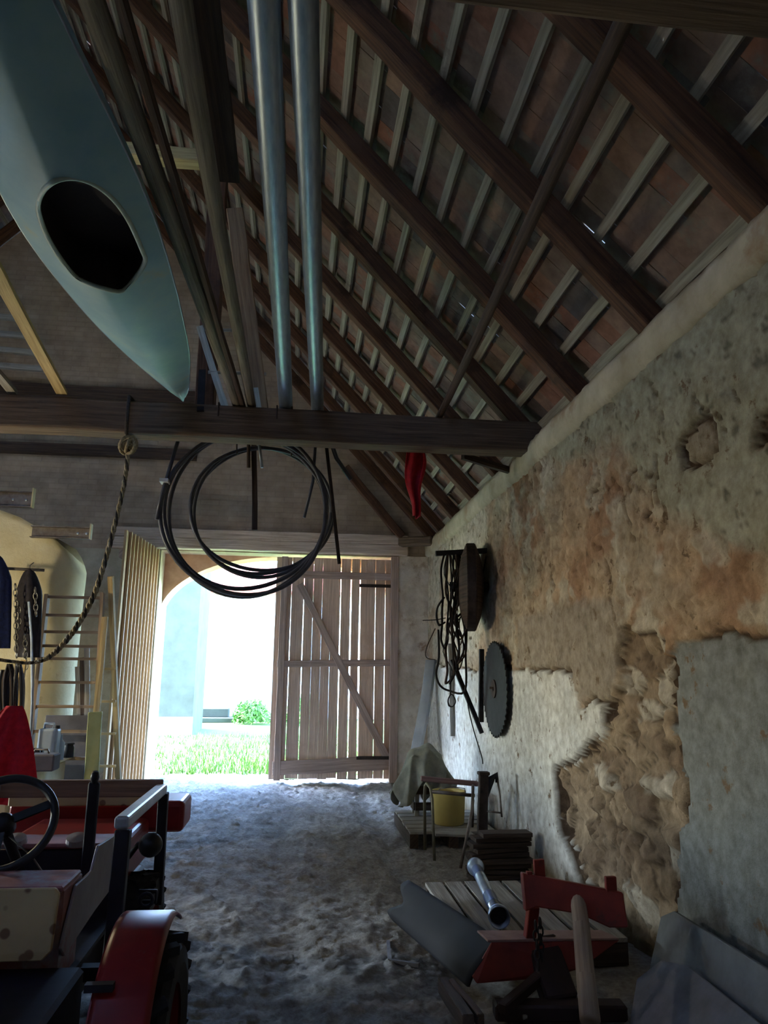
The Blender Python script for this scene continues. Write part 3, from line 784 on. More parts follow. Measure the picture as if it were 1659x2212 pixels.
pole('wooden_pole', M['pole'], (205, 2), (515, 880), .048, 'long grey pole on the beams right beside the kayak', 'pole', G)
pole('wooden_batten', M['pole_dark'], (262, 2), (526, 882), .03, 'thin dark batten lying against the long grey pole', 'batten', G, square=(.03, .06))
pole('wooden_pole', M['pole'], (398, 30), (543, 884), .045, 'grey pole between the pipes and the long pole by the kayak', 'pole', G, taper=.85)
pole('wooden_pole', M['pole_dark'], (1340, 70), (947, 902), .038, 'thin dark pole crossing the rafters above the right wall', 'pole', G, taper=.8)
pole('pale_board', M['pale_wood'], (2, 605), (128, 838), .03, 'pale yellow board sloping beside the kayak on the left', 'board', G, square=(.085, .035), ext=(1.0, .12), z=3.90)
pole('pale_board', M['grey_wood'], (-60, 740), (20, 838), .03, 'short grey board end on the tie beam at the left edge', 'board', G, square=(.07, .035), ext=(.6, .1), z=3.90)
pole('wide_plank', M['pole_dark'], (425, 2), (470, 300), .03, 'wide dark plank overhead between the pole and the pipes', 'board', G, square=(.17, .04), ext=(1.0, .3), z=4.1)
# short ladder standing on the beam behind the poles
def loft_ladder():
    root = thing('wooden_ladder', 'short weathered wooden ladder standing on the tie beam behind the poles', 'ladder', (-.6, 6.5, 3.87))
    L0, L1 = aty(486, 878, 6.36), aty(431, 706, 6.46); R0, R1 = aty(557, 880, 6.36), aty(531, 710, 6.46)
    for a, b in ((L0, L1), (R0, R1)):
        m = MB(); m.beam(a - (b - a) * .02, b, .06, .03, up=(0, 1, 0), seg=4, jit=.002); m.build('rail', M['pale_grey'], root)
    for t in (.97, .42):
        m = MB(); a = L0.lerp(L1, t); b = R0.lerp(R1, t); e = (b - a) * (.35 if t < .5 else .0); m.tube([a - (b - a) * (.15 if t < .5 else 0), b + e], .016, 8); m.build('rung', M['grey_wood'], root, smooth=True)
loft_ladder()
def small_bits():
    m = MB(); m.beam(aty(437, 800, 6.40), aty(433, 888, 6.20) , .06, .02, up=(0, 1, 0)); 
    tag(m.build('iron_strap', M['black_iron']), 'black iron strap hooked over the tie beam next to the kayak nose', 'strap')
small_bits()
# ---------------- hanging from the beam
def ring(m, c, rx, rz, r, a0=0, a1=2 * PI, dy=0.0, n=64, tw=0.0):
    pts = []
    for i in range(n + 1):
        t = a0 + (a1 - a0) * i / n
        k = 1 + .02 * math.sin(3 * t + dy * 40)
        pts.append((c[0] + rx * k * math.cos(t), c[1] + dy + tw * math.sin(t), c[2] + rz * k * math.sin(t)))
    m.tube(pts, r, 8, caps=True)
def hoses():
    root = thing('hose_coil', 'large coil of black plastic pipe hanging under the tie beam before the gate', 'hose', (-.5, 6.55, 3.5))
    C = (-.495, 6.56, 2.985)
    for k, (rx, rz, dx, dz, dy) in enumerate(((.715, .735, 0, 0, 0), (.700, .71, .005, .03, .05), (.722, .75, -.004, .01, -.045))):
        m = MB(); ring(m, (C[0] + dx, C[1], C[2] + dz), rx, rz, .019, dy=dy); m.build('pipe_loop', M['grey_plastic'], root, smooth=True)
    m = MB(); m.tube([aty(338, 1122, 6.5), aty(352, 1060, 6.5), aty(385, 950, 6.5)], .017, 8); m.build('pipe_end', M['grey_plastic'], root, smooth=True)
    for x in (-.75, -.25):
        m = MB(); m.tube([(x, 6.60, 3.69), (x, 6.52, 3.64), (x, 6.46, 3.72), (x, 6.45, 3.87), (x, 6.33, 3.885), (x, 6.20, 3.875), (x, 6.19, 3.75)], .007, 6); m.build('hanger', M['rust'], root, smooth=True)
    m = MB(); m.box(aty(356, 1040, 6.5), (.075, .12, .03)); m.build('tape_band', M['white_tape'], root)
    root = thing('hose_coil', 'smaller coil of grey pipe hanging inside the larger black coil', 'hose', (-.35, 6.7, 3.5))
    for x in (-.62, -.12):
        m = MB(); m.tube([(x, 6.80, 3.60), (x, 6.72, 3.58), (x, 6.62, 3.70), (x, 6.46, 3.86), (x, 6.33, 3.882), (x, 6.20, 3.87)], .007, 6); m.build('hanger', M['rust'], root, smooth=True)
    for k, (rx, rz, dx, dz, dy) in enumerate(((.645, .61, 0, 0, .0), (.63, .60, .0, .012, .05), (.655, .585, .01, .03, .09))):
        m = MB(); ring(m, (-.37 + dx, 6.76, 3.055 + dz), rx, rz, .017, dy=dy); m.build('pipe_loop', M['grey_plastic'], root, smooth=True)
M['white_tape'] = mat('white tape', rgb(205, 205, 205), None, bump=0, rough=.5)
hoses()
def hang(name, mt, pts, r, lab, cat, Y, group=None, square=None):
    m = MB(); P = [aty(x, y, Y + .0) for x, y in pts]
    if square:
        m.beam(P[0], P[-1], square[0], square[1], up=(0, 1, 0), seg=4, jit=.003)
    else: m.tube(P, r, 8)
    return tag(m.build(name, mt, smooth=not square), lab, cat, group)
hang('hanging_stick', M['dark_wood'], [(549, 930), (550, 1145)], .02, 'dark stick hanging in the middle of the pipe coils', 'stick', 6.95, square=(.05, .03))
hang('hanging_rod', M['galv'], [(556, 930), (566, 1010)], .014, 'short shiny rod hanging under the beam above the coils', 'rod', 6.5)
hang('hanging_stick', M['dark_wood'], [(537, 930), (537, 1010)], .016, 'short dark stick hanging beside the shiny rod', 'stick', 6.5)
hang('hanging_rod', M['grey_plastic'], [(683, 940), (676, 1040), (657, 1118)], .014, 'grey rod hanging at the right edge of the coil', 'rod', 6.62)
hang('hanging_rod', M['rust'], [(703, 945), (716, 1060), (733, 1218)], .016, 'long rusty rod hanging to the right of the coil', 'rod', 6.6)
hang('bent_pipe', M['grey_plastic'], [(712, 945), (727, 990), (758, 1036)], .02, 'bent black pipe end hanging before the gable brace', 'pipe', 6.6)
m = MB(); m.beam(aty(745, 1010, YF - .25), aty(868, 1160, YF - .1), .13, .12, up=(0, 1, 0), seg=6, jit=.006); tag(m.build('gable_brace', M['rafter'], bevel=.01), 'slanting brown brace in front of the gable above the closed gate leaf', 'brace')
m = MB(); m.beam((1.55, YF - .25, 3.62), (2.02, YF - .62, 3.60), .16, .14, seg=4, jit=.01); tag(m.build('corner_timber', M['beam'], bevel=.02), 'grey timber stub wedged in the corner above the gate pillar', 'beam', kind='thing')
m = MB(); m.beam(aty(1000, 985, 6.55), aty(1132, 1027, 6.9), .05, .06, seg=3, jit=.004); tag(m.build('dark_board', M['dark_wood']), 'short dark board sticking out under the beam end at the right wall', 'board')
def red_rag():
    m = MB(); a = aty(897, 968, 6.47); 
    def f(u, v):
        w = (.075 + .02 * math.sin(v * 6)) * (1 - .45 * v ** 3); c = Vector((a.x + .01 * math.sin(v * 9) + .035 * v * (v - .6), a.y, a.z - .66 * v))
        return (c.x + (u - .5) * 2 * w, c.y + .035 * math.sin(u * 11 + v * 3) * (.4 + v), c.z + .04 * abs(u - .5) * v)
    m.grid(f, 14, 26); return tag(m.build('red_rag', M['red_cloth'], smooth=True, solid=.006), 'red cloth rag hanging from the tie beam near the right wall', 'rag')
M['red_cloth'] = mat('red cloth', rgb(176, 30, 40), rgb(132, 22, 34), scale=20, rough=.9, bump=.2)
red_rag()
def rope():
    root = thing('hanging_rope', 'twisted rope knotted round the tie beam and slung down to the left', 'rope', (-1.5, 6.2, 3.6))
    for k in range(3):
        m = MB(); q = []
        px = [(277, 968), (272, 1020), (262, 1075), (245, 1145), (226, 1215), (205, 1280), (180, 1330), (150, 1375), (118, 1410), (92, 1426), (60, 1432), (20, 1428), (-40, 1420)]
        n = 280
        for i in range(n + 1):
            t = i / n * (len(px) - 1); j = min(int(t), len(px) - 2); f = t - j
            p0, p1, p2, p3 = [px[min(max(j + d, 0), len(px) - 1)] for d in (-1, 0, 1, 2)]
            xy = [.5 * (2 * p1[d] + (p2[d] - p0[d]) * f + (2 * p0[d] - 5 * p1[d] + 4 * p2[d] - p3[d]) * f * f + (3 * p1[d] - p0[d] - 3 * p2[d] + p3[d]) * f ** 3) for d in (0, 1)]
            c = aty(xy[0], xy[1], 6.25 - .9 * i / n); a = i * .42 + k * 2.1; rr = .008 + .006 * min(1, i / 180)
            q.append(c + Vector((math.cos(a) * rr, math.sin(a) * rr, 0)))
        m.tube(q, .011, 6); m.build('strand', (M['rope'], M['rope'], M['rope_dark'])[k], root, smooth=True)
    m = MB(); c = aty(277, 962, 6.2)
    for k in range(5):
        ax = Vector((random.gauss(0, 1), random.gauss(0, 1), random.gauss(0, 1))).normalized(); u = ax.orthogonal().normalized(); v = ax.cross(u)
        m.tube([c + (u * math.cos(t) + v * math.sin(t)) * (.04 + .01 * k % 3) for t in np.linspace(0, 2 * PI, 15)[:-1]], .014, 6, closed=True)
    m.build('knot', M['rope'], root, smooth=True)
    m = MB(); b = [(-1.50, 6.19, 3.56), (-1.50, 6.17, 3.72), (-1.50, 6.18, 3.885), (-1.50, 6.32, 3.90), (-1.50, 6.45, 3.885), (-1.50, 6.46, 3.72), (-1.50, 6.45, 3.55)]
    m.tube(b + [(-1.5, 6.32, 3.54)], .016, 6, closed=True); m.build('beam_loop', M['rope_dark'], root, smooth=True)
M['rope'] = mat('pale rope', rgb(176, 162, 128), rgb(110, 98, 76), scale=60, bump=.3)
M['rope_dark'] = mat('dark rope', rgb(74, 68, 60), rgb(44, 40, 38), scale=60, bump=.3)
rope()
# ================================================================== LEFT SIDE
M['cloth_blue'] = mat('navy work jacket cloth', rgb(34, 46, 92), rgb(22, 30, 62), scale=30, bump=.2)
M['cloth_dark'] = mat('black coat cloth', rgb(44, 40, 46), rgb(28, 26, 30), scale=30, bump=.2)
M['white_plastic'] = mat('pale blue plastic', rgb(176, 192, 212), rgb(150, 168, 190), scale=4, rough=.4, bump=.02)
M['yellow_paint'] = mat('pale yellow painted board', rgb(206, 206, 136), rgb(180, 180, 112), scale=5, rough=.7, bump=.1, c3=rgb(70, 62, 44), t3=.66, s3=7, w3=.03)
M['cream_paint'] = mat('cream painted steel', rgb(206, 198, 160), rgb(178, 166, 128), scale=4, rough=.6, bump=.06, c3=rgb(120, 92, 60), t3=.64, s3=6)
M['steel'] = mat('worn steel', rgb(130, 124, 118), rgb(86, 76, 70), scale=9, rough=.5, metal=.7, bump=.1)
M['grey_cloth'] = mat('grey board panel', rgb(112, 110, 116), rgb(92, 92, 98), scale=6, rough=.8)
def channel(px0, px1, y0p, y1p, Y, lab):
    a = aty(px0, y0p, Y); b = aty(px1, y0p, Y); h = abs(aty(px1, y1p, Y).z - b.z); z = b.z - h / 2
    root = thing('steel_channel', lab, 'bracket', (a.x, Y, z), 'steel channels on the inner wall')
    L = b.x - a.x; cx = (a.x + b.x) / 2
    m = MB(); m.box((cx, Y + .03, z), (L, .008, h)); m.box((cx, Y, z - h / 2), (L, .068, .01)); m.box((cx, Y, z + h / 2), (L, .068, .01)); m.build('profile', M['steel'], root)
    m = MB(); m.box((b.x + .006, Y, z + .02), (.014, .07, h + .05)); m.build('end_plate', M['cream_paint'], root)
    for t in (.78, .93) if px1 > 100 else (.80, .93):
        m = MB(); m.lathe([(0, 0), (.014, 0), (.014, .012), (0, .016)], (a.x + L * t, Y + .026, z), axis=(0, -1, 0), n=8); m.build('bolt', M['galv'], root)
channel(-150, 72, 1064, 1096, 8.25, 'upper dark steel channel rail with bright bolts, cut off by the left edge')
channel(68, 196, 1141, 1164, 8.25, 'lower brown steel channel rail sticking out past the cream wall')
# ---------------- step ladder
def step_ladder():
    root = thing('step_ladder', 'brown wooden step ladder standing open before the cream wall', 'ladder', (-2.2, 7.7, 0))
    f = [(aty(102, 1285, 8.08), aty(58, 1690, 7.8)), (aty(222, 1282, 8.08), aty(200, 1700, 7.8))]
    for a, b in f:
        m = MB(); d = (b - a); k = (0.02 - a.z) / d.z; m.beam(a, a + d * k, .085, .035, up=(1, 0, 0), seg=5, jit=.002); m.build('rail', M['ladder'], root)
    for t in (.02, .125, .22, .30, .37, .50, .63, .76, .90):
        m = MB(); a = f[0][0].lerp(f[0][1], t * .97); b = f[1][0].lerp(f[1][1], t * .97); a.z = b.z = (a.z + b.z) / 2; m.beam(a, b, .05, .028, seg=3, jit=.001); m.build('rung', M['ladder'], root)
    back = [(aty(150, 1320, 8.0), aty(176, 1700, 8.6)), (aty(239, 1245, 8.14), aty(257, 1700, 8.6))]
    for a, b in back[1:]:
        m = MB(); d = b - a; k = (0.02 - a.z) / d.z; m.beam(a, a + d * k, .075, .05, up=(1, 0, 0), seg=5, jit=.002); m.build('back_leg', M['pale_wood'], root)
    m = MB(); a = aty(227, 1333, 8.0); b = aty(196, 1680, 7.72); d = b - a; m.beam(a, a + d * ((.02 - a.z) / d.z), .03, .06, up=(1, 0, 0), seg=4, jit=.002); m.build('edge_strip', M['pale_wood'], root)
    for t in (.6, .7, .8, .9):
        m = MB(); a = aty(215, 1445 + (t - .6) * 700, 8.3); b = aty(250, 1445 + (t - .6) * 700, 8.3); m.beam(a, b, .03, .025); m.build('rung', M['pale_wood'], root)
M['ladder'] = wood('brown ladder wood', rgb(162, 142, 120), rgb(116, 98, 82))
step_ladder()
m = MB(); a = aty(206, 1538, 7.2); b = aty(196, 1700, 7.1); d = b - a; m.beam(a, a + d * ((.01 - a.z) / d.z), .12, .03, up=(0, 1, 0), seg=6, jit=.002)
tag(m.build('yellow_plank', M['yellow_paint'], bevel=.004), 'pale yellow plank with dark spots leaning on the step ladder', 'plank')
# ---------------- coats, chains and tools hung on the left
M['chain'] = mat('bright chain steel', rgb(150, 148, 140), rgb(70, 66, 64), scale=20, rough=.35, metal=.8, bump=.1)
def chain(root_name, lab, p0, p1, s=.034, r=.005, sag=0.0, mt=None, cat='chain', group=None):
    m = MB(); p0 = Vector(p0); p1 = Vector(p1); n = max(2, int((p1 - p0).length / (s * 1.45)))
    for i in range(n):
        t = (i + .5) / n; c = p0.lerp(p1, t) + Vector((0, 0, -sag * 4 * t * (1 - t))); d = (p1 - p0).normalized(); _, sx, ux = frame_of(d); w = sx if i % 2 else ux
        m.tube([c + d * (math.cos(a) * s) + w * (math.sin(a) * s * .55) for a in np.linspace(0, 2 * PI, 11)[:-1]], r, 5, closed=True)
    return tag(m.build(root_name, mt or M['chain'], smooth=True), lab, cat, group)
def coat(name, mt, top, bot, w, Y, lab, cat, dep=.12):
    m = MB(); a = aty(*top, Y); b = aty(*bot, Y); ws = w
    def f(u, v):
        t = 2 * PI * u; sh = math.sqrt(min(1, .02 + v * 3.6)) * (1 - .12 * v); r = ws * sh * (1 + .10 * math.sin(5 * t + 3 * v) * v)
        return (a.x + (b.x - a.x) * v + r * math.cos(t), Y + dep * sh * math.sin(t) * (1 + .2 * math.sin(4 * t)), a.z + (b.z - a.z) * v)
    m.grid(f, 28, 20); root = thing(name, lab, cat, (a.x, Y, a.z))
    m.build('cloth_body', mt, root, smooth=True)
    h = MB(); h.tube([(a.x, Y, a.z - .03), (a.x, Y, a.z + .03), (a.x + .02, Y + .03, a.z + .06), (a.x, Y + .07, a.z + .06)], .006, 6); h.build('hook', M['steel'], root, smooth=True)
    return root
coat('hanging_coat', M['cloth_dark'], (64, 1228), (62, 1420), .115, 7.4, 'black coat with a domed top hanging before the cream wall', 'coat')
coat('blue_jacket', M['cloth_blue'], (-10, 1195), (-8, 1400), .14, 7.28, 'navy blue work jacket cut off by the left edge', 'jacket')
gp = 'steel chains hanging by the black coat'
for k, (x, y0, y1, lab) in enumerate(((33, 1262, 1335, 'short bright chain hanging nearest the blue jacket'), (34, 1333, 1420, 'lower bright chain hanging under the short one'), (54, 1372, 1445, 'bright chain hanging low in front of the black coat'), (40, 1300, 1360, 'chain hanging between the jacket and the coat'), (76, 1270, 1330, 'chain hanging at the far edge of the black coat'))):
    chain('steel_chain', lab, aty(x, y0, 7.2), aty(x + 2, y1, 7.2), group=gp)
m = MB(); m.tube([aty(-60, 1226, 7.35), aty(14, 1228, 7.35), aty(96, 1232, 7.42)], .014, 8); o = tag(m.build('hanging_rail', M['steel'], smooth=True), 'steel rail that the coat and the chains hang from', 'rail')
m = MB(); m.tube([aty(62, 1300, 7.2), aty(68, 1380, 7.2), aty(70, 1520, 7.2), aty(66, 1600, 7.2)], .011, 8); tag(m.build('white_cable', M['white_plastic'], smooth=True), 'thin white cable hanging down past the black coat', 'cable')
m = MB(); m.tube([aty(20, 1440, 6.6), aty(34, 1460, 6.6), aty(32, 1520, 6.6), aty(30, 1560, 6.6)], .012, 8)
m = MB(); pa, pb = aty(52, 1425, 6.9), aty(38, 1520, 6.9); pd = pb - pa; m.beam(pa, pa + pd * ((.01 - pa.z) / pd.z), .05, .03, up=(0, 1, 0), seg=3); tag(m.build('pale_tool', M['pale_wood'], bevel=.004), 'pale wooden tool handle hanging above the red cloth', 'tool')
m = MB(); m.beam(aty(-20, 1436, 6.7), aty(36, 1438, 6.7), .05, .08, seg=2); tag(m.build('pale_box_beam', M['cream_paint'], bevel=.004), 'pale steel box section at the left edge under the slung rope', 'bar')
m = MB(); m.beam(aty(20, 1445, 6.95), (aty(16, 1540, 6.95).x, 6.95, .02), .1, .03, up=(0, 1, 0), seg=3); tag(m.build('brown_board', M['dark_wood'], bevel=.004), 'dark brown upright board behind the pale handle', 'board')
def red_coat():
    root = thing('red_cloth', 'bright red cloth draped behind the steering wheel at the left edge', 'cloth', (-2.0, 5.3, .9)); m = MB(); Y = 5.4; a = aty(30, 1525, Y); b = aty(2, 1730, Y)
    def f(u, v):
        w = .05 + .27 * v ** .8; c = a.lerp(b, v)
        return (c.x - .1 * v + (u - .5) * 2 * w, c.y + .04 * math.sin(u * 19 + 2 * v) * v + .05 * (u - .5) ** 2, c.z + .03 * math.sin(u * 7) * v)
    m.grid(f, 40, 24); m.build('sheet', M['red_bright'], root, smooth=True, solid=.008)
    h = MB(); h.tube([aty(30, 1520, Y) + Vector((0, .02, -.03)), aty(31, 1495, Y), aty(34, 1440, 5.6)], .008, 6); h.build('cord', M['rope_dark'], root, smooth=True)
M['red_bright'] = mat('bright red fabric', rgb(206, 34, 48), rgb(164, 22, 38), scale=26, rough=.85, bump=.15)
red_coat()
# ---------------- bench and clutter
def bench():
    Y = 6.4; a = aty(158, 1627, 7.0); zt = .80
    p = atz(158, 1628, zt); q = atz(64, 1674, zt)
    root = thing('work_bench', 'cream metal work bench with a worn top behind the tractor', 'bench', (p.x - .4, p.y - .3, 0))
    x1 = p.x; y1 = p.y; y0 = q.y; x0 = x1 - 1.1
    m = MB(); m.box(((x0 + x1) / 2, (y0 + y1) / 2, zt - .02), (x1 - x0, y1 - y0, .04)); m.build('top', M['pale_wood'], root, bevel=.005)
    m = MB(); m.box(((x0 + x1) / 2 - .02, (y0 + y1) / 2, (zt - .06) / 2 + .02), (x1 - x0 - .06, y1 - y0 - .08, zt - .1)); m.build('cabinet', M['cream_paint'], root, bevel=.008)
    m = MB(); m.box((x1 - .035, y0 + .3, .42), (.03, .4, .5)); m.build('door', M['cream_paint'], root, bevel=.006)
    return x0, x1, y0, y1, zt
BX0, BX1, BY0, BY1, BZ = bench()
def bottle(x, y, h, r, mt, lab, neck=.35, cap=None, cat='bottle', name='bottle'):
    root = thing(name, lab, cat, (x, y, BZ)); m = MB()
    m.lathe([(0, .002), (r, .002), (r, h * .68), (r * neck, h * .82), (r * neck, h * .93), (0, h * .93)], (x, y, BZ), n=16); m.build('body', mt, root, smooth=True)
    m = MB(); m.lathe([(0, h * .9), (r * neck * 1.25, h * .9), (r * neck * 1.2, h), (0, h)], (x, y, BZ), n=12); m.build('cap', cap or M['black_plastic'], root)
    return root
def on_bench(px, yfrac):
    y = BY0 + (BY1 - BY0) * yfrac; d = ray(px, 1600); return d.x / d.y * y, y
x, y = on_bench(116, .62); bottle(x, y, .24, .045, M['bottle_blue'] if 'bottle_blue' in M else M['grey_cloth'], 'tall blue grey bottle standing on the bench')
x, y = on_bench(132, .66); bottle(x, y, .22, .035, M['white_plastic'], 'slim pale bottle with a pointed neck on the bench', neck=.3, cap=M['white_plastic'])
x, y = on_bench(150, .78); bottle(x, y, .13, .05, M['black_plastic'], 'small dark jar at the corner of the bench', neck=.8)
def bench_more():
    x, y = on_bench(86, .45); root = thing('plastic_canister', 'pale blue plastic canister at the back of the bench', 'canister', (x, y + .25, BZ))
    m = MB(); m.box((x, y + .25, BZ + .14), (.17, .12, .28)); m.build('body', M['white_plastic'], root, bevel=.02, seg=2)
    m = MB(); m.tube([(x - .05, y + .25, BZ + .275), (x - .05, y + .25, BZ + .32), (x + .03, y + .25, BZ + .32), (x + .03, y + .25, BZ + .275)], .012, 8); m.build('handle', M['white_plastic'], root, smooth=True)
    m = MB(); m.lathe([(0, 0), (.025, 0), (.025, .03), (0, .03)], (x + .06, y + .25, BZ + .275), n=12); m.build('cap', M['black_plastic'], root)
    x, y = on_bench(80, .30); root = thing('machine_vice', 'dark steel bench vice on the bench corner', 'vice', (x, y, BZ))
    m = MB(); m.box((x, y, BZ + .03), (.12, .14, .06)); m.box((x, y + .03, BZ + .1), (.1, .06, .1)); m.build('body', M['black_iron'], root, bevel=.01)
    m = MB(); m.box((x, y - .05, BZ + .1), (.1, .04, .09)); m.build('jaw', M['black_iron'], root, bevel=.008)
    m = MB(); m.tube([(x, y - .06, BZ + .09), (x, y - .16, BZ + .09)], .012, 8); m.tube([(x - .07, y - .15, BZ + .09), (x + .07, y - .15, BZ + .09)], .007, 8); m.build('screw', M['steel'], root, smooth=True)
    x, y = on_bench(92, .18); root = thing('metal_box', 'grey metal tool box lying on the front of the bench', 'box', (x, y, BZ))
    m = MB(); m.box((x, y, BZ + .065), (.26, .18, .13)); m.build('body', M['grey_cloth'], root, bevel=.012)
    m = MB(); m.tube([(x - .06, y, BZ + .13), (x - .05, y, BZ + .16), (x + .05, y, BZ + .16), (x + .06, y, BZ + .13)], .008, 6); m.build('handle', M['steel'], root, smooth=True)
M['bottle_blue'] = mat('blue grey plastic', rgb(112, 120, 150), rgb(92, 100, 130), scale=6, rough=.4, bump=.02)
bench_more()
m = MB(); a = aty(100, 1545, 8.0); b = aty(180, 1690, 8.0); m.box(((a.x + b.x) / 2, 8.0, a.z / 2), (b.x - a.x, .03, a.z)); tag(m.build('grey_sheet', M['grey_cloth'], bevel=.004), 'large grey panel standing behind the bench and ladder', 'panel')
m = MB(); a = aty(118, 1520, 8.05); 
for k in range(3):
    m = MB(); p = aty(168 + 10 * k, 1440 - 20 * k, 8.15); q = aty(176 + 6 * k, 1690, 8.1); d = q - p; m.beam(p, p + d * ((.01 - p.z) / d.z), .05, .025, up=(0, 1, 0), seg=4, jit=.002)
    tag(m.build('wood_strip', M['dark_wood'] if k % 2 else M['grey_wood']), ('grey wooden strip leaning inside the step ladder', 'dark wooden strip leaning inside the step ladder', 'shorter grey strip leaning at the ladder side')[k], 'strip')
def cable_bundle():
    root = thing('cable_bundle', 'bundle of dark cables and belts hanging under the slung rope at the left edge', 'cables', (-2.6, 6.8, 1.7)); rr = random.Random(12)
    for k in range(7):
        x = rr.uniform(4, 44); w = rr.uniform(5, 13); y1 = rr.uniform(1540, 1625); Y = 6.72 + rr.uniform(-.06, .06)
        pts = [(x, 1434), (x - w, 1470), (x - w, (1470 + y1) / 2), (x - w * .5, y1), (x + w * .5, y1), (x + w, (1470 + y1) / 2), (x + w, 1470), (x + 2, 1434)]
        m = MB(); P = [aty(a, b, Y) for a, b in pts]; Q = []
        for j in range(len(P) - 1):
            p0, p1, p2, p3 = P[max(j - 1, 0)], P[j], P[j + 1], P[min(j + 2, len(P) - 1)]
            for f in (0, .33, .66): Q.append(.5 * (2 * p1 + (p2 - p0) * f + (2 * p0 - 5 * p1 + 4 * p2 - p3) * f * f + (3 * p1 - p0 - 3 * p2 + p3) * f ** 3))
        m.tube(Q + [P[-1]], rr.uniform(.009, .016), 6); m.build('cable_loop', (M['black_plastic'], M['cloth_dark'], M['steel'])[k % 3], root, smooth=True)
cable_bundle()
m = MB(); a = aty(78, 1290, 7.5); b = aty(62, 1690, 7.2); d = b - a; m.tube([a, a + d * ((.01 - a.z) / d.z)], .014, 8); tag(m.build('tool_shaft', M['pole'], smooth=True), 'thin grey tool shaft leaning between the black coat and the step ladder', 'tool')
# ================================================================== RED MINI TRACTOR
M['tr_red'] = mat('tractor red paint', rgb(136, 32, 32), rgb(104, 24, 28), scale=4, rough=.4, bump=.04, c3=rgb(110, 88, 84), t3=.64, s3=6)
M['tr_worn'] = mat('worn pinkish red sheet', rgb(164, 118, 122), rgb(132, 84, 88), scale=5, rough=.45, metal=.15, bump=.06, c3=rgb(150, 152, 166), t3=.52, s3=4)
M['tr_grey'] = mat('worn grey sheet', rgb(154, 152, 160), rgb(126, 118, 126), scale=4, rough=.5, metal=.2, bump=.05, c3=rgb(140, 84, 82), t3=.58, s3=4)
M['tr_dark'] = mat('dark tractor iron', rgb(40, 40, 50), rgb(28, 28, 36), scale=8, rough=.6, metal=.2, bump=.1)
M['tyre'] = mat('tyre rubber', rgb(44, 44, 48), rgb(32, 32, 36), scale=14, rough=.85, bump=.2)
M['tr_cream'] = mat('cream board with rust spots', rgb(186, 166, 124), rgb(166, 144, 106), scale=2.5, rough=.6, bump=.05)
def spotted():
    m = M['tr_cream']; nt = m.node_tree; N = nt.nodes; L = nt.links; bs = N['Principled BSDF']
    tc = N.new('ShaderNodeTexCoord'); vo = N.new('ShaderNodeTexVoronoi'); vo.inputs['Scale'].default_value = 11
    L.new(tc.outputs['Object'], vo.inputs['Vector'])
    mr = N.new('ShaderNodeMapRange'); mr.inputs['From Min'].default_value = .16; mr.inputs['From Max'].default_value = .22; mr.inputs['To Min'].default_value = .8; mr.inputs['To Max'].default_value = 0
    L.new(vo.outputs['Distance'], mr.inputs['Value'])
    mx = N.new('ShaderNodeMix'); mx.data_type = 'RGBA'; src = bs.inputs['Base Color'].links[0].from_socket
    L.new(mr.outputs['Result'], mx.inputs['Factor']); L.new(src, mx.inputs[6]); mx.inputs[7].default_value = (*rgb(92, 58, 42), 1); L.new(mx.outputs[2], bs.inputs['Base Color'])
spotted()
